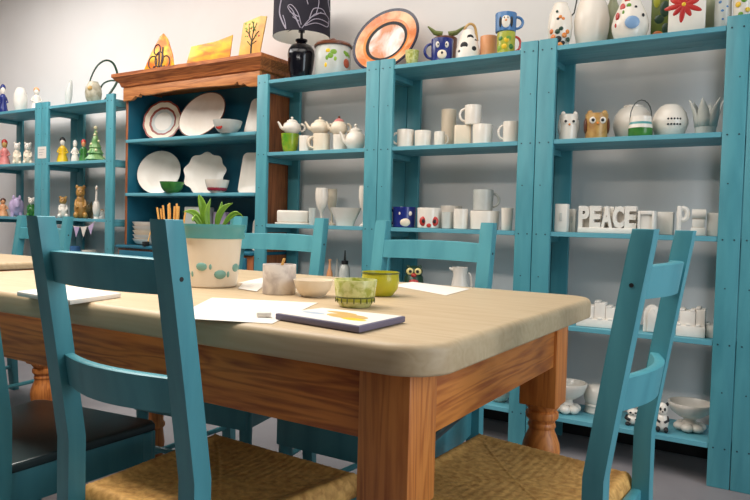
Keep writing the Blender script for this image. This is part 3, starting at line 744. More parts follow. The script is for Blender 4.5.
# ---- right unit, bottom shelf
def pedbowl(u0, u1, vt, Y, z, label, group='footed white bowls on the bottom shelves'):
    X, r, h = place(u0, u1, vt, Y, z); r *= .97
    root = empty('footed_bowl', (X, Y, z), face(X, Y), label, 'bowl', group)
    b = MB(); b.lathe([(0, h*.46), (r*.30, h*.46), (r*.50, h*.50), (r*.84, h*.68), (r*.97, h*.88), (r*1.0, h*.93), (r, h), (r*.93, h), (r*.85, h*.88), (r*.6, h*.66), (0, h*.56)], 34); b.build('bowl', WHITE, root)
    b = MB(); b.lathe([(0, h*.459), (r*.30, h*.459), (r*.27, h*.36), (r*.36, h*.28), (0, h*.2)], 24)
    for k in range(6):
        a = 2*PI*k/6+.3; b.blob((r*.44*math.cos(a), r*.44*math.sin(a), h*.15), (r*.30, r*.30, h*.15), 0, 14)
    b.build('foot', WHITE, root)
pedbowl(548, 587, 382, 2.985, S5, 'footed white bowl behind the turned table leg')
lathed('jar', 584, 608, 384, 3.06, S5, [(0, 0), (.82, 0), (.9, .05), (.82, .22), (.9, .28), (.84, .34), (.98, .5), (.95, .8), (.7, .95), (.3, 1), (0, 1)], [WHITE], 'ribbed white jar between the footed bowl and the right chair', 'jar')
def panda(u0, u1, vt, Y, label, flip=1):
    X, r, h = place(u0, u1, vt, Y, S5)
    root = empty('panda_figurine', (X, Y, S5), face(X, Y), label, 'figurine', 'black and white panda figurines')
    b = MB(); b.blob((0, 0, h*.32), (r*.8, r*.7, h*.32)); b.build('body', WHITE, root)
    b = MB(); b.blob((flip*r*.05, -r*.1, h*.76), (r*.68, r*.6, h*.23)); b.build('head', WHITE, root)
    b = MB()
    for s in (-1, 1):
        b.blob((s*r*.52, 0, h*.94), (r*.2, r*.14, h*.07)); b.blob((s*r*.26, -r*.62, h*.79), (r*.15, r*.1, h*.06)); b.blob((s*r*.5, -r*.5, h*.10), (r*.3, r*.42, h*.10)); b.tube([(s*r*.6, 0, h*.52), (s*r*.75, -r*.4, h*.42), (s*r*.3, -r*.72, h*.36)], r*.17)
    b.blob((0, -r*.68, h*.71), (r*.09, r*.06, h*.03)); b.build('markings', MATTEBLACK, root)
panda(624, 642, 408, 2.965, 'panda figurine seen between the two posts of the right chair')
panda(655, 670, 402, 2.935, 'panda figurine just right of the far chair post', -1)
pedbowl(668, 712, 402, 3.025, S5, 'largest footed white bowl, beside the right post at the floor')

# ------------------------------------------------------------------ middle unit
YB = 2.99
plate('serving_plate', 387, 36, 36.5, 3.06, S1, 'large plate with orange rim and navy edge leaning on the wall above the shelves', [WHITE, MATTEBLACK, ORANGE, mat('navy_rim', (26, 22, 50), .25), mat('white_center_orange_bloom', (238, 228, 222), .25, rgb2=(206, 130, 84), scale=6, lo=.40, hi=.55), mat('peach_orange_rim', (240, 190, 140), .25, rgb2=(216, 120, 60), scale=9, lo=.4, hi=.6)],
      [(.20, .06, 4), (.54, .05, 4), (.63, .07, 1), (.70, .09, 2), (.92, .13, 5), (1.0, .15, 3)], tilt=.40, turn=.02, group=None)
b = None
lathed('bowl', 405, 419, 51, YB-.065, S1, TALLBOWL, [PALEGREEN], 'tiny yellow-green pot at the foot of the big orange plate', 'pot')
G_M = 'painted mugs on top of the middle unit'
root, r, h = mug(431, 453, 40, YB-.03, S1, 'cobalt blue mug with a white bear face and a handle on the left', BLUE, -1, G_M)
b = MB()
for s in (-1, 1): b.blob((s*r*.38, -r*.88, h*.70), (r*.2, r*.1, h*.14), 0)
b.blob((0, -r*.94, h*.28), (r*.42, r*.12, h*.2), 1); b.blob((0, -r*1.05, h*.34), (r*.1, r*.05, h*.06), 2)
for s in (-1, 1): b.blob((s*r*.36, -r*.98, h*.70), (r*.07, r*.04, h*.05), 2)
b.build('face', [WHITE, CREAM, MATTEBLACK], root)
X, r, h = place(430, 460, 27, YB+.108, S1)
cw = empty('animal_bowl', (X, YB+.108, S1), face(X, YB+.108), 'brown animal-head bowl with long green horns behind the blue bear mug', 'bowl', G_M)
b = MB(); b.lathe([(0, 0), (r*.6, 0), (r*.75, h*.3), (r*.8, h*.72), (r*.74, h*.74), (r*.7, h*.4), (0, h*.2)], 26); b.blob((0, -r*.72, h*.42), (r*.42, r*.25, h*.22)); b.build('bowl', BROWN, cw)
b = MB(); b.tube([(-r*.2, -r*.3, h*.80), (-r*.7, -r*.3, h*.84), (-r*1.15, -r*.3, h*.98)], [r*.2, r*.16, r*.05]); b.tube([(r*.2, -r*.3, h*.80), (r*.7, -r*.3, h*.84), (r*1.25, -r*.3, h*.98)], [r*.2, r*.16, r*.05]); b.build('horns', mat('moss_glaze', (104, 112, 50), .4), cw)
X, r, h = place(456, 480, 24, YB-.01, S1)
cow = empty('cow_jug', (X, YB-.01, S1), face(X, YB-.01), 'white jug with black cow spots and a tan loop handle', 'jug', G_M)
b = MB(); b.lathe([(0, 0), (r*.9, 0), (r, h*.04), (r*.98, h*.30), (r*.75, h*.58), (r*.50, h*.78), (r*.44, h*.82), (r*.4, h*.8), (0, h*.6)], 28)
for th, zz, s in [(-.35, .36, .30), (.25, .58, .26), (.55, .28, .20), (-.8, .22, .14), (.95, .5, .18)]:
    rr = r*(1 if zz < .3 else 1-.5*(zz-.3)/.5); dot(b, rr*.97, th, h*zz, r*s, 1, 1.1, .15)
b.build('jug_body', [WHITE, MATTEBLACK], cow)
b = MB(); b.tube(spline([(-r*.35, 0, h*.74), (-r*.25, 0, h*.90), (r*.10, 0, h), (r*.52, 0, h*.92), (r*.75, 0, h*.55)], 5), r*.11); b.build('handle', TAN, cow)
mug(480, 497, 37, YB+.03, S1, 'plain peach beaker between the cow jug and the stacked mugs', PEACH, 1, G_M, handled=False)
rl, rr_, hl = mug(497, 515, 33, YB-.02, S1, 'yellow and green mug with red handle under the blue penguin mug', YGREEN, 1, G_M, body=RED)
b = MB()
for a, zz, mi in [(-.7, .7, 0), (-.2, .35, 1), (.3, .7, 2), (.6, .35, 0), (-.9, .3, 2), (.05, .62, 1)]: dot(b, rr_*.95, a, hl*zz, rr_*.3, mi, 1, .2)
b.build('painted_dots', [GREEN, YELLOW, LEAF], rl)
zt_ = S1+hl+.0005
rp, r, h = mug(490, 511, 15, YB-.02, zt_, 'slate blue mug with a white penguin standing on the yellow-green mug', SKYB, 1, G_M)
rp.location.x = rl.location.x - .004
b = MB(); b.blob((0, -r*.92, h*.48), (r*.40, r*.12, h*.36), 0); b.blob((0, -r*1.0, h*.52), (r*.11, r*.08, h*.07), 1)
for s in (-1, 1): b.blob((s*r*.16, -r*1.0, h*.66), (r*.06, r*.05, h*.05), 2); b.blob((s*r*.50, -r*.84, h*.46), (r*.14, r*.1, h*.28), 2)
b.build('penguin', [WHITE, ORANGE, MATTEBLACK], rp)

# second shelf of white mugs
G_W = 'white mugs on the middle unit'
lb = 'white mug on the second shelf of the middle unit, '
mug(397, 414, 130, YB-.03, S2, 'white mug with handle on the left, first of the mug shelf', WHITE, -1, G_W)
mug(414.5, 431, 131, YB-.02, S2, 'white cup touching the first mug on the mug shelf', WHITE, 1, G_W, handled=False)
mug(434, 445, 132, YB-.01, S2, 'small white mug with handle on the right, third on the mug shelf', WHITE, 1, G_W, cat='mug')
mug(441, 456, 110, YB+.09, S2, 'tall cream beaker standing in shadow at the back of the mug shelf', CREAM, 1, G_W, handled=False)
X, r, h = place(453, 472, 126, YB-.02, S2)
b = MB(); P = rounded(-r*.86, r*.86, -r*.8, r*.8, r*.2, 4); b.prism(P, 'z', 0, h, .003); tag(b.build('square_cup', CREAM, None, (X, YB-.02, S2), face(X, YB)+.06), 'square cream cup under the tipped-up tall mug', 'cup', G_W)
mug(472.5, 492.5, 125, YB-.02, S2, 'wide white mug with a faint mark, right of the square cup', WHITE, 1, G_W, handled=False)
# a tall mug resting on the rims of the two below
zz_ = S2+h+.0006
mug(467, 484, 105.5, YB-.02, zz_, 'tall white mug stacked on top of the square cup, handle on the left', WHITE, -1, G_W)[0].location.x += -.012
mug(503, 519, 122, YB-.03, S2, 'white mug with big handle on the left, at the right end of the mug shelf', WHITE, -1, G_W)
# third shelf
rt, r, h = mug(392, 416, 207, YB-.03, S3, 'dark blue mug with a cream snout, left end of the third shelf', BLUE, -1, G_W)
b = MB(); b.blob((r*.1, -r*.92, h*.25), (r*.42, r*.14, h*.2), 0)
for s in (-1, 1): b.blob((r*.1+s*r*.4, -r*.86, h*.68), (r*.15, r*.08, h*.11), 1)
b.build('face', [CREAM, WHITE], rt)
rt, r, h = mug(417, 441, 208, YB-.03, S3, 'white mug with red and black painted eyes', WHITE, 1, G_W, handled=False)
b = MB()
for s in (-1, 1): b.blob((s*r*.48, -r*.84, h*.34), (r*.30, r*.12, h*.24), 0); b.blob((s*r*.46, -r*.96, h*.34), (r*.13, r*.05, h*.1), 1)
b.blob((0, -r*.97, h*.14), (r*.2, r*.05, h*.1), 0); b.build('face', [RED, MATTEBLACK], rt)
mug(440, 462, 206, YB+.1085, S3, 'wide white bowl-shaped mug standing behind the row', WHITE, 1, G_W, handled=False)
mug(441.5, 453, 212, YB-.03, S3, 'small pale mug right of the red-eyed mug', GREYW, 1, G_W, handled=False)
mug(453.5, 468, 209, YB-.035, S3, 'white cup with straight sides left of the chair post', WHITE, 1, G_W, handled=False)
rr1, r1, h1 = mug(470, 499, 211, YB+.0, S3, 'wide white cup behind the chair post, another cup stacked on it', WHITE, 1, G_W, handled=False)
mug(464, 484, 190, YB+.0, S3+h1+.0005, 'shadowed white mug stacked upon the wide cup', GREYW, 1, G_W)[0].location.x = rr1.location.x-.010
mug(501, 513, 208, YB-.03, S3, 'slim white beaker at the right end of the third shelf', WHITE, 1, G_W, handled=False, flare=1.1)
# fourth shelf seen under the chair rail
X, r, h = place(404, 423, 265, 2.98, S4); r *= 1.1
ow = empty('owl_figurine', (X, 2.98, S4), face(X, 2.98), 'dark owl figurine with yellow eyes and red chest, seen under the chair rail', 'figurine')
b = MB(); b.lathe([(0, 0), (r*.8, 0), (r, h*.15), (r*1.0, h*.5), (r*.9, h*.72), (r*.6, h*.82), (0, h*.82)], 26); b.build('body', DKGREEN, ow)
b = MB(); b.blob((0, 0, h*.84), (r*.86, r*.78, h*.15)); 
for s in (-1, 1): b.blob((s*r*.55, 0, h*.955), (r*.2, r*.14, h*.05))
b.build('head', DKGREEN, ow)
b = MB()
for s in (-1, 1): b.blob((s*r*.38, -r*.72, h*.86), (r*.34, r*.12, r*.34), 0); b.blob((s*r*.34, -r*.84, h*.86), (r*.15, r*.06, r*.15), 1)
b.blob((0, -r*.80, h*.77), (r*.26, r*.2, h*.05), 2); b.build('face', [mat('cream_eye', (236, 214, 140), .3), MATTEBLACK, RED], ow)
b = MB(); b.blob((0, -r*.5, h*.60), (r*.62, r*.5, h*.15)); b.build('chest', RED, ow)
X, r, h = place(449, 470, 267, 2.98, S4)
jg = empty('jug', (X, 2.98, S4), face(X, 2.98), 'white jug with a small spout seen under the chair rail', 'jug')
b = MB(); b.lathe([(a*r*.9, c*h) for a, c in [(0, 0), (.7, 0), (.8, .03), (1, .3), (.9, .6), (.72, .8), (.84, 1), (.76, 1), (.64, .8), (0, .7)]], 28); b.tube([(-r*.5, 0, h*.92), (-r*1.05, 0, h*.97)], [r*.25, r*.1]); b.build('jug_body', WHITE, jg)
b = MB(); handle(b, r*.85, h, 1, size=.5, zc=.62, out=.4); b.build('handle', WHITE, jg)
lathed('bowl', 486, 512, 388, 2.985, S5, BOWL, [WHITE], 'white bowl on the bottom shelf seen below the table edge', 'bowl')

# ------------------------------------------------------------------ unit with the lamp
YC = 2.99
X, r, h = place(287, 314, 40, YC, S1)
X = xat(301, YC, S1+.1)
lamp = empty('table_lamp', (X, YC, S1), face(X, YC), 'table lamp with black glazed base and dark leaf-print drum shade', 'lamp')
b = MB(); b.lathe([(a*r, c*h) for a, c in [(0, 0), (.66, 0), (.72, .03), (.90, .3), (1, .62), (.96, .74), (.74, .85), (.40, .90), (.32, .93), (.44, .96), (.44, 1), (0, 1)]], 36); b.build('base', BLACK, lamp)
zs0 = zat(38, X, YC)-S1; rs = 28.3*dep(X, YC)/F_
b = MB(); b.tube([(0, 0, h), (0, 0, zs0+.06)], .008, 10); b.lathe([(.0, 0), (.018, 0), (.018, .05), (0, .05)], 14, 0, TR(0, 0, zs0+.03)); b.build('socket', BLACK, lamp)
b = MB()
for k in range(3):
    a = 2*PI*k/3; b.tube([(0, 0, zs0+.07), (rs*.97*math.cos(a), rs*.97*math.sin(a), zs0+.07)], .002, 6)
b.build('shade_ring', STEEL, lamp)
hs = .23; b = MB()
b.lathe([(rs, zs0), (rs*.98, zs0+hs), (rs*.965, zs0+hs), (rs*.985, zs0)], 56, mis=[0, 0, 1])
b.bm.verts.ensure_lookup_table()
n0 = 56
for k in range(n0):
    k2 = (k+1) % n0; f = b.bm.faces.new((b.bm.verts[k], b.bm.verts[k2], b.bm.verts[3*n0+k2], b.bm.verts[3*n0+k])); f.material_index = 0
def stroke(pts, rad):   # (angle from front, height 0..1)
    P = []
    for th, t in pts:
        a = -PI/2+th; q = rs*(1-.02*t)+.0006; P.append((q*math.cos(a), q*math.sin(a), zs0+hs*t))
    Q = []
    for q in spline([(th, t, 0) for th, t in pts], 5):
        a = -PI/2+q.x; w_ = rs*(1-.02*q.y)+.0006; Q.append((w_*math.cos(a), w_*math.sin(a), zs0+hs*min(1, max(.01, q.y))))
    b.tube(Q, rad, 6, 2)
stroke([(-.55, .03), (-.72, .22), (-.86, .45), (-.78, .75), (-.66, 1.0)], .0042)
stroke([(-.55, .03), (-.60, .2), (-.70, .36)], .0025)
for pts in ([(-.05, .05), (-.25, .30), (-.50, .52), (-.38, .58), (-.15, .40), (-.02, .12)], [(-.05, .05), (-.3, .42), (-.46, .54)], [(-.1, .2), (-.32, .3)], [(-.12, .3), (-.42, .42)],
            [(0, .04), (.25, .26), (.5, .42), (.9, .47), (1.2, .40)], [(.1, .12), (.5, .30), (1.15, .30)], [(.1, .10), (.5, .20), (1.05, .20), (1.2, .38)], [(.25, .28), (.4, .52), (.75, .56), (.95, .47)], [(.28, .3), (.7, .48)],
            [(.5, .42), (.6, .7), (.5, 1.0)], [(.2, .6), (.1, .85), (.2, 1.0)], [(-.3, .75), (-.1, .9), (-.2, 1.0)], [(1.3, .6), (1.1, .8), (1.2, 1.0)]):
    stroke(pts, .0024)
b.build('lamp_shade', [NAVY, SHADEIN, STROKE], lamp)
X, r, h = place(315, 351, 48, YC+.02, S1)
cn = empty('canister', (X, YC+.02, S1), face(X, YC+.02), 'pale ceramic canister with painted fruit and a brown lid beside the lamp', 'canister')
b = MB(); b.lathe([(0, 0), (r*.94, 0), (r*.97, h*.03), (r*.97, h*.97), (r*.94, h), (0, h)], 40)
for th, zz, s, mi, sq in [(-.15, .62, .16, 1, 1), (-.35, .55, .13, 1, .7), (.02, .74, .14, 1, 1.3), (.12, .52, .12, 1, .7), (-.42, .32, .13, 2, .6), (-.3, .78, .11, 2, 1.2), (.85, .42, .26, 3, .9), (.85, .72, .13, 1, 1.3), (.7, .76, .1, 1, 1), (1.1, .68, .1, 1, 1)]:
    dot(b, r*.965, th, h*zz, r*s, mi, sq, .15)
b.build('jar_body', [GREYW, LEAF, YELLOW, mat('terracotta_glaze', (180, 84, 56), .3)], cn)
b = MB(); b.lathe([(0, h+.0005), (r*1.05, h+.0005), (r*1.06, h+.008), (r*.95, h+.020), (r*.4, h+.028), (r*.16, h+.028), (r*.2, h+.042), (r*.1, h+.05), (0, h+.05)], 36); b.build('lid', BROWN, cn)

# teapot shelf
G_T = 'teapots and jugs on the lamp unit'
X, r, h = place(281, 300, 134, YC-.03, S2); hp = h
o = lathed('jar', 281, 299, 134, YC-.03, S2, TALLBOWL, [mat('lime_yellow_glaze', (186, 180, 40), .25, rgb2=(90, 150, 40), scale=14)], 'yellow and green pot under the little white teapot', 'pot', G_T)
teapot(279, 305, 117, YC-.03, S2+hp+.0005, 'little white teapot standing on the yellow-green pot', WHITE, None, -1, G_T)
mug(299, 311, 136, YC-.04, S2, 'small white mug beside the yellow-green pot', WHITE, 1, G_T, handled=True)
rg, r, h = mug(313, 330, 134, YC-.02, S2, 'white cup with a handle carrying the spired teapot', CREAM, -1, G_T)
teapot(306, 334, 117, YC-.02, S2+h+.0005, 'cream teapot with pointed lid stacked on a cup', CREAM, None, -1, G_T)
rg, r, h = mug(333, 347, 135, YC-.02, S2, 'white cup carrying the pink-lidded teapot', WHITE, 1, G_T, handled=False)
teapot(327, 351, 116, YC-.02, S2+h+.0005, 'cream teapot with pink lid and dark knob', CREAM, PINK, -1, G_T, knob=BROWN)
teapot(341, 370, 124, YC-.03, S2, 'large white teapot next to the middle posts', WHITE, None, -1, G_T)
# third shelf of the lamp unit
X, r, h = place(276, 311, 210.5, YC-.02, S3)
bd = empty('butter_dish', (X, YC-.02, S3), face(X, YC)*.8, 'long white covered dish behind the left chair rail', 'dish')
b = MB(); b.box(-r, r, -.045, .045, 0, .010, .004); b.build('tray', WHITE, bd)
b = MB(); b.box(-r*.9, r*.9, -.038, .038, .0102, h, .010, seg=3); b.build('lid', WHITE, bd)
lathed('goblet', 315, 328, 188, YC-.02, S3, GOBLET, [WHITE], 'white goblet standing behind the chair post', 'goblet')
lathed('goblet', 327, 337, 189, YC+.12, S3, GOBLET, [CREAM], 'second goblet, in shadow behind the white one', 'goblet')
X, r, h = place(330, 361, 208, YC-.02, S3)
b = MB(); rows = []
for s, z in ((.50, 0), (.55, .0), (.62, .25*h), (.92, .80*h), (1.0, h), (.93, h), (.6, .35*h), (.45, .2*h)): rows.append([(x, y, z) for x, y in rounded(-r*s, r*s, -.075*s, .075*s, .02*s, 4)])
V = [[b.bm.verts.new(p) for p in R] for R in rows]; n = len(rows[0])
for i in range(len(V)-1):
    for k in range(n): b.bm.faces.new((V[i][k], V[i][(k+1) % n], V[i+1][(k+1) % n], V[i+1][k]))
b.bm.faces.new(V[0][::-1]); b.bm.faces.new(V[-1])
solid('bowl', b, X, YC-.02, S3, [WHITE], 'rectangular white bowl right of the goblets', 'bowl')
lathed('goblet', 358.5, 370, 186, YC-.045, S3, GOBLET, [WHITE], 'tall white goblet half hidden by the middle posts', 'goblet')
lathed('cup', 308.5, 316, 208, YC-.04, S3, TALLBOWL, [GREYW], 'tiny pale cup between covered dish and goblet', 'cup')
X, r, h = place(339, 350, 250, YC-.02, S4)
bt = empty('bottle', (X, YC-.02, S4), face(X, YC), 'clear bottle with black collar and thin pointed spout below the rectangular bowl', 'bottle')
b = MB(); b.lathe([(0, 0), (r, 0), (r*1.05, h*.03), (r*1.05, h*.55), (r*.8, h*.68), (r*.5, h*.72), (0, h*.72)], 20); b.build('bottle_body', GREYW, bt)
b = MB(); b.lathe([(0, h*.721), (r*.62, h*.721), (r*.62, h*.79), (r*.2, h*.80), (r*.10, h*.99), (0, h)], 16); b.build('cap', MATTEBLACK, bt)
lathed('bottle', 326, 333, 259, YC-.01, S4, BOTTLE, [PEACH], 'slim peach bottle left of the bottle with the pointed spout', 'bottle')
lathed('bottle', 334, 340, 259, YC+.03, S4, BOTTLE, [GREYW], 'slim white bottle left of the bottle with the pointed spout', 'bottle')

# ------------------------------------------------------------------ hutch contents
HY = 3.075; G_P = 'plates displayed on the wooden hutch'
TERRA = mat('terracotta_band', (148, 62, 44), .3)
plate('plate', 163.5, 116, 20.5, HY, HS1, 'scalloped plate with a terracotta ring, left on the upper hutch shelf', [WHITE, TERRA, GREYW, CREAM, WHITE], [(.45, .04, 0), (.60, .05, 2), (.70, .08, 1), (.92, .13, 3), (1.0, .14, 1)], .22, .32, scallop=lambda a, r, z: 1+(.035*abs(math.sin(a*6)) if r > .05 else 0), group=G_P)
X0 = xat(203, HY, HS1+.15)
plate('plate', 204, 111, 27, HY-.0, HS1, 'large plain white plate with dark rim line, upper hutch shelf', [WHITE, BROWN, WHITE], [(.6, .04, 0), (.70, .07, 0), (.965, .15, 0), (1.0, .155, 1)], .48, .12, group=G_P)
lathed('bowl', 213, 242, 121, 2.925, HS1, BOWL, [GREYW, RED], 'small pale bowl with red splash at the front of the upper hutch shelf', 'bowl', extra=lambda b, r, h: dot(b, r*.78, -.8, h*.55, r*.3, 1, 1.2, .25))
rectdish(0, HY+.02, HS1, .21, .25, 'tall oblong white dish leaning at the right end of the upper hutch shelf', WHITE, .36, .12, X=-2.736, group=G_P)
plate('plate', 160, 168, 22.5, HY, HS2, 'plain white plate, left on the lower hutch shelf', [WHITE, WHITE], [(.6, .04, 0), (.70, .07, 0), (.96, .13, 0), (1.0, .135, 0)], .28, .42, group=G_P)
plate('plate', 205.5, 168, 21.5, HY+.02, HS2, 'white plate with ruffled edge on the lower hutch shelf', [WHITE, WHITE], [(.55, .04, 0), (.66, .07, 0), (.94, .12, 0), (1.0, .13, 0)], .28, .40, scallop=lambda a, r, z: 1+(.055*math.sin(a*9) if r > .10 else 0), group=G_P)
rectdish(0, HY+.01, HS2, .24, .26, 'oblong white platter leaning at the right end of the lower hutch shelf', WHITE, .24, .15, X=-2.757, group=G_P)
lathed('bowl', 160, 184, 182, 2.935, HS2, BOWL, [GREEN], 'small green dish in front of the plates on the lower hutch shelf', 'bowl')
lathed('bowl', 205, 229, 180, 2.945, HS2, BOWL, [WHITE, mat('berry_glaze', (150, 40, 60), .3)], 'white dish painted with dark red berries on the lower hutch shelf', 'bowl', extra=lambda b, r, h: [dot(b, r*.72, t, h*.40, r*.30, 1, 1.2, .3) for t in (-1.1, -.65, -.2, .25, .7, 1.1)])
# counter
for k in range(5):
    w_ = (.088, .092, .088, .094, .092)[k]; b = MB()
    b.lathe([(0, 0), (w_*.5, 0), (w_*.8, .012), (w_*.98, .036), (w_, .041), (w_*.94, .041), (w_*.76, .018), (w_*.5, .006), (0, .006)], 36)
    tag(b.build('plate', WHITE if k != 2 else CREAM, None, (-3.655+.006*(k % 2), 3.0, HC+.0005+.028*k)), ('deep white plate %s on the hutch counter' % ('at the bottom of the stack', 'second from the bottom of the stack', 'in the middle of the stack', 'fourth from the bottom of the stack', 'at the top of the stack')[k]), 'plate', 'stacked plates on the hutch counter')
X = xat(147, 2.88, HC); b = MB(); b.tube([(0, 0, .004), (-.012, .03, .07), (-.020, .06, .14)], [.004, .0035, .005], 8, 0); b.box(-.012, .012, -.03, .012, 0, .03, .004, 1)
solid('paint_brush', b, X, 2.88, HC, [STICK, MATTEBLACK], 'thin paint brush leaning in a holder by the stacked plates', 'brush', rz=0)
X, r, h = place(186, 212, 207, 3.02, HC); b = MB(); b.box(-r, r, -.05, .05, 0, h, .006); solid('box', b, X, 3.02, HC, [GREYW], 'pale grey box on the hutch counter behind the plant leaves', 'box', rz=0)
X, r, h = place(213, 230, 212, 3.05, HC); b = MB(); b.box(-r, r, -.02, .02, 0, h, .004); solid('tile', b, X, 3.05, HC, [LILAC], 'lilac-grey tile standing behind the plant leaves', 'tile', rz=0)
lathed('canister', 230, 245, 216, 3.0, HC, [(0, 0), (.9, 0), (1, .03), (1, .93), (.96, 1), (.86, 1), (.86, .3), (0, .2)], [TEALRIM], 'teal jar on the hutch counter right of the plant', 'jar')
rectdish(0, 3.06, HC, .11, .20, 'narrow white dish leaning at the right end of the hutch counter', WHITE, .2, .4, X=-2.70)
X, r, h = place(139, 152, 245, 2.845, HC)
# ---- on top of the hutch
HT = 1.9185; YH = 2.93
OG = mat('marbled_yellow_orange', (242, 208, 40), .3, rgb2=(226, 120, 40), scale=9, lo=.42, hi=.58)
OG2 = mat('fiery_yellow_glaze', (246, 206, 60), .3, rgb2=(236, 140, 66), scale=7, stretch=(1, 1, 3), lo=.40, hi=.60)
PT = mat('peach_tile', (236, 160, 84), .35, rgb2=(236, 196, 96), scale=7, lo=.4, hi=.6)
def tilt_build(name, b, mats, X, Y, z, label, cat, group, turn, tilt):
    bmesh.ops.transform(b.bm, matrix=RX(-tilt), verts=b.bm.verts)
    lo = min(v.co.z for v in b.bm.verts); bmesh.ops.transform(b.bm, matrix=TR(0, 0, -lo), verts=b.bm.verts)
    return tag(b.build(name, mats, None, (X, Y, z), turn), label, cat, group)
G_H = 'painted tiles on top of the hutch'
X, r, h = place(142, 177, 31, YH, HT); b = MB()
b.prism([(-r, 0), (r, 0), (r*.72, h*.45), (r*.32, h*.85), (r*.02, h), (-r*.2, h*.93), (-r*.62, h*.50)], 'y', -.006, .006, .003)
for cx, cz, rx, rz_ in [(-.45, .22, .26, .17), (-.05, .30, .26, .2), (.38, .22, .26, .17), (-.25, .56, .2, .14)]:
    b.tube([(r*(cx+rx*math.cos(2*PI*k/16)), -.0062, h*(cz+rz_*math.sin(2*PI*k/16))) for k in range(16)], .0042, 6, 1, closed=True)
for x0, x1, z1 in [(-.05, -.1, .5), (.1, .1, .62), (-.5, -.3, .12), (.55, .3, .12)]:
    b.tube([(r*x0, -.0062, h*.02), (r*(x0+x1)/2+.004, -.0062, h*z1*.5), (r*x1, -.0062, h*z1)], .006, 6, 1)
tilt_build('painted_plaque', b, [OG, mat('dark_brown_line', (60, 26, 30), .4)], X, YH, HT, 'yellow arched plaque with dark painted outlines on the left of the hutch top', 'plaque', G_H, .30, .18)
X, r, h = place(184, 233, 35, YH+.02, HT); b = MB()
b.prism([(-r, 0), (r*.92, 0), (r, h), (r*.3, h*.80), (-r*.3, h*.72), (-r*.82, h*.66)], 'y', -.006, .006, .003)
tilt_build('painted_plaque', b, [OG2], X, YH+.02, HT, 'wide yellow and orange plaque in the middle of the hutch top', 'plaque', G_H, .30, .12)
X, r, h = place(237, 266, 15, YH+.03, HT); b = MB()
b.prism([(-r, 0), (r*.6, 0), (r, h*.98), (r*.55, h), (-r*.75, h*.86)], 'y', -.006, .006, .003)
for pts, rad in (([(.0, .02), (-.02, .22), (.0, .42)], .005), ([(0, .42), (-.3, .62), (-.5, .66)], .003), ([(0, .42), (.08, .7), (.0, .86)], .003), ([(0, .40), (.35, .6), (.5, .64)], .003), ([(-.02, .3), (-.35, .42)], .0025), ([(0, .34), (.35, .42)], .0025), ([(.05, .6), (.3, .84)], .0022), ([(-.2, .55), (-.3, .8)], .0022)):
    b.tube([(r*x, -.0062, h*z) for x, z in pts], rad, 6, 1)
for k in range(26):
    b.blob((r*random.uniform(-.6, .55), -.006, h*random.uniform(.5, .9)), (.006, .0016, .005), random.choice((2, 2, 3)), 8)
tilt_build('painted_tile', b, [PT, MATTEBLACK, LEAF, RED], X, YH+.03, HT, 'peach tile painted with a dark tree at the right of the hutch top', 'tile', G_H, .25, .10)

# ------------------------------------------------------------------ shelves left of the hutch
YD = 2.985
G_F = 'painted figurines on the left shelves'
X, r, h = place(84, 103, 82, YD, S1)
tp = empty('basket_jug', (X, YD, S1), face(X, YD), 'small tan pot with a tall dark green loop handle beside the hutch', 'jug', G_F)
b = MB(); b.lathe([(a*r*.85, c*h) for a, c in POT], 26, 0); b.blob((-r*.35, -r*.7, h*.66), (r*.25, r*.2, r*.25), 1); b.build('pot_body', [mat('sand_glaze', (200, 190, 168), .35, rgb2=(150, 140, 116), scale=24), TAN], tp)
q = dep(X, YD)/F_
def hk(L): return [((u-93.5)*q, 0, (98-v)*q) for u, v in L]
b = MB(); b.tube(spline(hk([(87, 90), (91, 72), (97, 59), (105, 53), (112, 56), (116, 68), (114, 76), (107, 88), (103, 94)]), 5), [.004+.004*min(1, k/20) for k in range(41)], 8); b.tube(spline(hk([(116, 72), (108, 73), (102, 77), (99, 84)]), 5), .006, 8); b.build('handle', DKGREEN, tp)
X, r, h = place(64, 72, 79, YD+.05, S1); b = MB(); rows = []
for k in range(7):
    t = k/6; w_ = r*(.25+.6*math.sin(PI*t)); rows.append([(-w_+.02*t*t, .03*t, h*t), (.02*t*t, .03*t-.004, h*t), (w_+.02*t*t, .03*t, h*t)])
b.quads(rows); o = solid('feather_ornament', b, X, YD+.05, S1, [GREYW], 'slender pale feather ornament standing on the top left shelf', 'ornament', G_F); o.modifiers.new('t', 'SOLIDIFY').thickness = .003
figurine('figurine', 31, 42, 87, YD, S1, 'white figurine with peach hair above the left post', 'figurine', WHITE, WHITE, 'person', PEACH)
lathed('bottle', 14, 27, 88, YD+.03, S1, POT, [BISQUE], 'faint white jar between blue and white figurines on the top left shelf', 'jar', G_F)
figurine('figurine', -2, 8, 84, YD, S1, 'cobalt blue figurine at the top left edge of the view', 'figurine', BLUE, WHITE, 'person', BLUE)
figurine('figurine', 57, 68, 137, YD, S2, 'figurine in a yellow dress with black hair', 'figurine', YELLOW, WHITE, 'person', MATTEBLACK)
figurine('figurine', 71, 79, 140, YD-.02, S2, 'small white figurine right of the yellow dress', 'figurine', WHITE, WHITE, 'person', GREYW)
figurine('figurine', 79, 88, 139, YD, S2, 'red-haired figurine in green beside the ornamented tree', 'figurine', GREEN, PEACH, 'person', RED)
figurine('tree_ornament', 86, 105, 126, YD, S2, 'green ceramic tree with round coloured ornaments', 'ornament', mat('tree_green_glaze', (150, 184, 120), .3, rgb2=(86, 140, 80), scale=20), WHITE, 'tree', mat('ornament_cream', (240, 226, 180), .3))
figurine('figurine', -1, 10, 139, YD, S2, 'pink figurine at the left edge of the second shelf', 'figurine', PINK, TAN, 'person', RED)
figurine('owl_figurine', 12, 22, 142, YD, S2, 'round cream owl figurine left of its twin by the post', 'figurine', CREAM, WHITE, 'sitting')
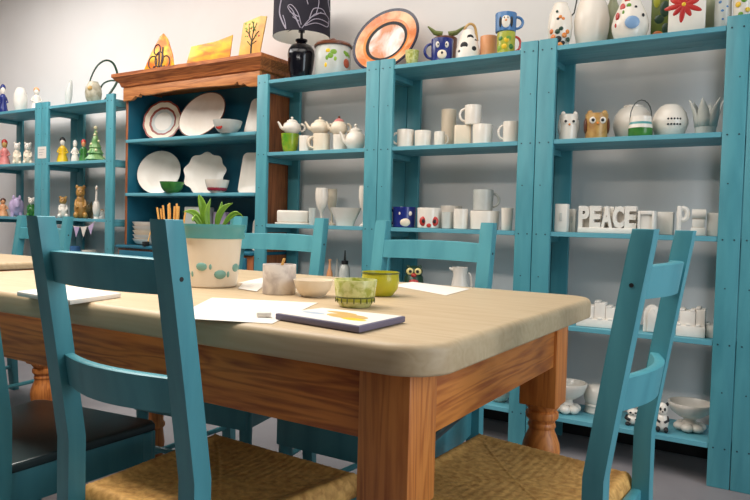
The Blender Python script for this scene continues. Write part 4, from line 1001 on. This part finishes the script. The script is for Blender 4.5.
figurine('owl_figurine', 22.5, 33, 142, YD, S2, 'round cream owl figurine nearest the left post', 'figurine', CREAM, WHITE, 'sitting')
figurine('figurine', 57, 69, 196, YD, S3, 'small brown-haired figurine left of the brown bear', 'figurine', WHITE, TAN, 'sitting')
figurine('bear_figurine', 73, 88, 185, YD-.02, S3, 'golden brown sitting bear figurine', 'figurine', BEAR, BEAR, 'sitting')
figurine('pig_figurine', 85, 94, 202, YD+.075, S3, 'camouflage-brown round animal between bear and goose', 'figurine', CAMO, CAMO, 'pig')
figurine('goose_figurine', 92, 101, 185, YD-.01, S3, 'white goose figurine with a long neck', 'figurine', WHITE, WHITE, 'goose')
figurine('figurine', -2, 8, 198, YD, S3, 'dark-haired figurine at the left edge of the third shelf', 'figurine', PEACH, PEACH, 'person', BROWN)
figurine('pig_figurine', 9, 24, 196, YD, S3, 'lilac pig figurine on the third shelf', 'figurine', LILAC, LILAC, 'pig')
figurine('frog_figurine', 26, 37, 197, YD, S3, 'green sitting frog figurine with white face', 'figurine', GREEN, WHITE, 'sitting')
# paper tag on the left post
X = xat(41.5, YS-.004, 1.43); b = MB(); b.box(-.052, .052, -.0012, -.0001, -.042, .042)
for k in range(3): b.box(-.036, .030-.012*k, -.0016, -.0011, .018-.018*k, .021-.018*k, mi=1)
tag(b.build('paper_tag', [PAPER, mat('grey_ink', (150, 140, 140), .8)], None, (X, YS-.0001, zat(152.5, X, YS))), 'white paper tag pinned on the left shelf post', 'tag')
# bunting
bn = empty('bunting', (xat(80, YS-.008, .90), YS-.008, .93), 0, 'string of little white and lilac pennants hanging under the third left shelf', 'bunting')
p0 = xat(66, YS-.008, .93)-bn.location.x; p1 = xat(95, YS-.008, .93)-bn.location.x
def sag(t): return (p0+(p1-p0)*t, 0, -.02*(1-(2*t-1)**2)+(.022 if t > .8 else 0)*(t-.8)*5)
b = MB(); b.tube([sag(k/12) for k in range(13)], .0018, 6); b.build('cord', PAPER, bn)
for k in range(4):
    a_, c_ = sag((k+.08)/4), sag((k+.92)/4); b = MB()
    b.prism([(a_[0], a_[2]), (c_[0], c_[2]), ((a_[0]+c_[0])/2-.004, (a_[2]+c_[2])/2-.072)], 'y', -.0012, .0012); b.build('pennant', PAPER if k % 2 == 0 else LILAC, bn)
# narrow things in the gap beside the hutch
figurine('figurine', 98, 106, 209, YD+.09, S3, 'tiny pale figurine behind the goose', 'figurine', GREYW, WHITE, 'person', TAN)
# more stock low on the left unit
for k, (u0, u1, vt, m, lab) in enumerate([(70, 80, 246, SKYB, 'blue jar below the pennants'), (82, 96, 250, WHITE, 'white jar below the pennants')]):
    lathed('jar', u0, u1, vt, YD, S4, TALLBOWL, [m], lab, 'jar')

# ------------------------------------------------------------------ on the table
T0 = TZ+.0005
def tp_(u, v, z=TZ):
    v += 2.2
    d = FW+RT*((u-375)/F_)-UP*((v-250)/F_); t = (z-H)/d.z; return Vector((d.x*t, d.y*t))
def pxm(p): return F_/dep(p.x, p.y)
p = tp_(212, 284)
pot = empty('potted_plant', (p.x, p.y, T0), face(p.x, p.y), 'green leafy plant in a cream pot with teal rim and fish prints', 'plant')
k_ = 1/pxm(p); rb, rm, hp_ = 24.5*k_, 31*k_, 62*k_
b = MB(); b.lathe([(0, 0), (rb*.94, 0), (rb, .004), (rm*.93, hp_*.78), (rm*.90, hp_*.78), (rb*.85, hp_*.2), (0, hp_*.2)], 40)
def fish(th, zz, s):
    rr = rb+(rm*.93-rb)*zz/.78
    dot(b, rr*.985, th, hp_*zz, s, 1, 1.3, .34); dot(b, rr*.985, th+.33, hp_*zz, s*.7, 1, .5, .34)
fish(-.40, .34, .0125); fish(.30, .22, .0135); fish(1.02, .32, .0125); fish(-1.15, .22, .0125)
b.build('pot', [CREAM, mat('fish_print', (120, 164, 150), .4)], pot)
b = MB(); b.lathe([(rm*.90, hp_*.775), (rm*1.0, hp_*.775), (rm*1.02, hp_*.80), (rm*1.0, hp_*.90), (rm*1.04, hp_*.93), (rm*1.05, hp_), (rm*.96, hp_), (rm*.92, hp_*.85), (rm*.90, hp_*.775)], 40); b.build('rim', TEALRIM, pot)
b = MB(); b.lathe([(0, hp_*.87), (rm*.9, hp_*.86), (rm*.9, hp_*.8), (0, hp_*.8)], 28); b.build('soil', SOIL, pot)
def leaf(base, tip, bend, w, side=0.):
    b = MB(); A, B = Vector(base), Vector(tip); mid = (A+B)/2+Vector(bend); n = 12; rows = []
    d0 = (B-A).normalized(); sd = d0.cross(Vector((0, -1, 0)))
    sd = (sd if sd.length > .2 else Vector((1, 0, 0))).normalized(); sd = (sd+Vector((0, side, 0))).normalized()
    for i in range(n+1):
        t = i/n; q = A*(1-t)**2+mid*2*t*(1-t)+B*t*t
        ww = .8*w*max(.05, math.sin(PI*min(1, t*.86+.10))**.8)*(1 if t < .97 else .2)
        if t < .25: ww *= .28+.72*t/.25
        nn = sd.cross((B-A).normalized()); rows.append([q-sd*ww+nn*ww*.25, q-sd*ww*.5+nn*.002, q-nn*ww*.12, q+sd*ww*.5+nn*.002, q+sd*ww+nn*ww*.25])
    b.quads(rows); o = b.build('leaf', LEAF, pot, angle=180); o.modifiers.new('t', 'SOLIDIFY').thickness = .0012
K = k_*.94
leaf((-.012, 0, hp_*.85), (-15*K, .0, hp_+31*K), (0, 0, 8*K), 5.6*K)
leaf((-.006, -.01, hp_*.85), (-3*K, -.02, hp_+27*K), (-8*K, 0, -2*K), 4*K, .4)
leaf((.01, 0, hp_*.85), (20*K, -.02, hp_+23*K), (-9*K, 0, 12*K), 4.4*K)
leaf((.016, 0, hp_*.85), (31*K, -.03, hp_+8*K), (4*K, 0, 24*K), 3.6*K)
leaf((-.02, 0, hp_*.85), (-31*K, -.01, hp_+12*K), (3*K, 0, 18*K), 4.2*K)
leaf((-.02, -.01, hp_*.85), (-20*K, -.03, hp_+2*K), (-10*K, 0, 22*K), 4*K)
leaf((.004, .01, hp_*.85), (9*K, .02, hp_+25*K), (2*K, 0, 4*K), 3*K)
# pencil pot hidden behind the nearest chair post, pencils showing above it
p = Vector((xat(172, 1.72, T0+.1), 1.72))
pp = empty('pencil_pot', (p.x, p.y, T0), face(p.x, p.y), 'pot of bare wooden sticks rising behind the nearest chair post', 'pot')
b = MB(); g_mug(b, .036, .10); b.build('cup_body', MARBLE, pp)
for k in range(13):
    a = k*2.4; q = .006+.019*(k/13); x, y = q*math.cos(a), q*math.sin(a); t = random.uniform(.215, .250)
    b = MB(); b.tube([(x, y, .012), (x*2.5+.006*math.sin(k), y*1.3, t)], [.0038, .0036], 7); b.build('stick', STICK, pp)
# marbled cup with pencil
p = tp_(279, 291.5); k_ = 1/pxm(p)
mc = empty('brush_cup', (p.x, p.y, T0), face(p.x, p.y), 'mottled grey-white straight cup beside the plant pot', 'cup')
b = MB(); r, h = 16.6*k_, 29.5*k_; b.lathe([(0, 0), (r*.97, 0), (r, .003), (r, h), (r*.93, h), (r*.92, .01), (0, .01)], 40); b.build('cup_body', MARBLE, mc)
b = MB(); b.tube([(-.012, .0, .012), (.012, -.004, h+.016)], [.0042, .0036], 7)
o = b.build('pencil_stub', STICK, None, (p.x, p.y, T0), face(p.x, p.y)); o.name = 'wooden_stick'; tag(o, 'short wooden stick standing in the mottled cup', 'stick')
p = tp_(313, 294.5); k_ = 1/pxm(p); b = MB(); r, h = 20*k_, 17*k_
b.lathe([(a*r, c*h) for a, c in BOWL], 40); tag(b.build('bowl', CREAM, None, (p.x, p.y, T0)), 'shallow white bowl right of the mottled cup', 'bowl')
p = tp_(355, 304.5); k_ = 1/pxm(p); b = MB(); r, h = 21.8*k_, 27.5*k_
b.lathe([(0, 0), (r*.66, 0), (r*.72, h*.04), (r*.86, h*.22), (r*.90, h*.34), (r*.91, h*.40), (r*.94, h*.62), (r, h*.97), (r*.985, h), (r*.93, h), (r*.88, h*.6), (r*.8, h*.3), (0, h*.12)], 44, mis=[0, 0, 0, 1, 2, 0, 0, 0, 0, 0, 0, 0])
for k in range(18):
    a = 2*PI*k/18; c = Vector((r*.90*math.cos(a), r*.90*math.sin(a), h*.26)); b.blob(c, (r*.03, r*.03, h*.10), 2, 8)
tag(b.build('bowl', [PALEGREEN, YGREEN, mat('olive_band', (90, 96, 34), .35)], None, (p.x, p.y, T0)), 'speckled yellow-green bowl with an olive band, nearest of the two green bowls', 'bowl', 'yellow-green bowls on the table')
p = tp_(380, 293.5); k_ = 1/pxm(p); b = MB(); r, h = 19.5*k_, 24*k_
b.lathe([(0, 0), (r*.6, 0), (r*.66, h*.04), (r*.90, h*.3), (r*.98, h*.6), (r*.94, h*.92), (r*.98, h*.94), (r*.98, h), (r*.92, h), (r*.9, h*.6), (r*.7, h*.25), (0, h*.12)], 44, mis=[0, 0, 0, 0, 0, 1, 1, 1, 0, 0, 0])
tag(b.build('bowl', [mat('mustard_yellow_glaze', (188, 180, 44), .2), mat('olive_rim', (104, 108, 34), .3)], None, (p.x, p.y, T0)), 'plain mustard yellow bowl with dark olive rim behind the speckled one', 'bowl', 'yellow-green bowls on the table')
def sheet(corners, z, t, m, label, name='paper_sheet', cat='paper', group='papers on the table', extra=None, mats=None):
    P = [tp_(u, v) for u, v in corners]; c = sum(P, Vector((0, 0)))/4
    Q = [(q.x-c.x, q.y-c.y) for q in P]
    if sum(Q[i][0]*Q[(i+1) % 4][1]-Q[(i+1) % 4][0]*Q[i][1] for i in range(4)) < 0: Q = Q[::-1]
    b = MB(); b.prism(Q, 'z', 0, t, min(.002, t*.3))
    if extra: extra(b, Q)
    return tag(b.build(name, mats or m, None, (c.x, c.y, z)), label, cat, group)
sheet([(172, 316), (212, 296), (318, 301), (272, 322)], T0, .0008, PAPER, 'sheet of white paper lying between plant pot and picture tile')
sheet([(238, 287), (243, 281.5), (264, 283.5), (257, 290)], T0+.0011, .0008, PAPER, 'small paper card between the plant pot and the mottled cup')
sheet([(238, 281), (262, 276), (330, 282), (296, 288)], T0, .0009, PAPER, 'sheet of paper behind the mottled cup')
sheet([(392, 283.5), (412, 280), (470, 287), (446, 293.5)], T0, .0009, PAPER, 'sheet of white paper behind the yellow bowl at the far edge')
sheet([(332, 278.5), (346, 275.8), (396, 280.5), (382, 283.5)], T0, .0009, PAPER, 'paper at the far table edge behind the yellow bowl, toward the wall')
def pic(b, Q):
    V2 = [Vector(q) for q in Q]; mid = sum(V2, Vector((0, 0)))/4; ins = [mid+(v-mid)*.95 for v in V2]
    b.prism([tuple(v) for v in ins], 'z', .0121, .0126, 0, 1)
    e = (V2[1]-V2[0]).normalized(); a = math.atan2(e.y, e.x)
    for dx, dy, rx, ry, mi in [(.02, .0, .05, .026, 2), (-.02, .028, .04, .012, 2), (.055, -.02, .03, .014, 3), (-.055, -.015, .03, .012, 4)]:
        b.blob((mid.x+dx*math.cos(a)-dy*math.sin(a), mid.y+dx*math.sin(a)+dy*math.cos(a), .0126), (rx, ry, .0006), mi, 14, rot=RZ(a).to_3x3())
sheet([(275.5, 318), (359, 332), (405, 321), (321, 312)], T0+.0012, .012, None, 'dark-edged picture tile with ochre painting lying at the front of the table', 'picture_tile', 'tile', None, pic,
      [mat('slate_edge', (104, 96, 116), .5), mat('pale_picture', (226, 220, 208), .5), mat('ochre_paint', (196, 156, 84), .5), YELLOW, mat('blue_grey_paint', (170, 178, 190), .5)])
p = tp_(267.5, 315.5); b = MB(); b.box(-.014, .014, -.008, .008, 0, .010, .003); tag(b.build('eraser', WHITE, None, (p.x-.004, p.y-.006, T0+.0012), .5), 'small white eraser against the corner of the picture tile', 'eraser')
sheet([(17, 294), (70, 303), (121, 295.5), (66, 287.5)], T0, .011, PAPER, 'thick pad of white paper behind the nearest chair', 'paper_pad', 'pad', None)

# ------------------------------------------------------------------ light: ceiling lamps over the tables, daylight from the window, one added fill
def area(name, loc, sx, sy, power, col, rot=(0, 0, 0), spread=PI):
    l = bpy.data.lights.new(name, 'AREA'); l.shape = 'RECTANGLE'; l.size = sx; l.size_y = sy; l.energy = power; l.color = col; l.spread = spread
    o = bpy.data.objects.new(name, l); C.objects.link(o); o.location = loc; o.rotation_euler = rot; return o
for i, x in enumerate((-4.6, -2.9, -1.2)):
    area('ceiling_light', (x, 1.65, 2.9), 1.4, 1.9, (54, 35, 24)[i], ((1, .98, .96), (1, .96, .91), (1, .94, .85))[i])
area('added_fill_light', (-1.75, .88, 2.15), 1.3, .25, 25, (1, .95, .88))  # added lamp, no such fitting known; brightens front faces and shelf bays
area('window_daylight', (XR-.02, 1.25, 1.65), 2.4, 1.4, 44, (.80, .91, 1.0), (0, PI/2, 0))
w = bpy.data.worlds.new('world'); bpy.context.scene.world = w; w.use_nodes = True
w.node_tree.nodes['Background'].inputs[0].default_value = (.85, .88, .9, 1); w.node_tree.nodes['Background'].inputs[1].default_value = .3
vs = bpy.context.scene.view_settings
vs.view_transform = 'Standard'; vs.look = 'None'; vs.exposure = 0.16; vs.gamma = 1.0; vs.use_curve_mapping = False
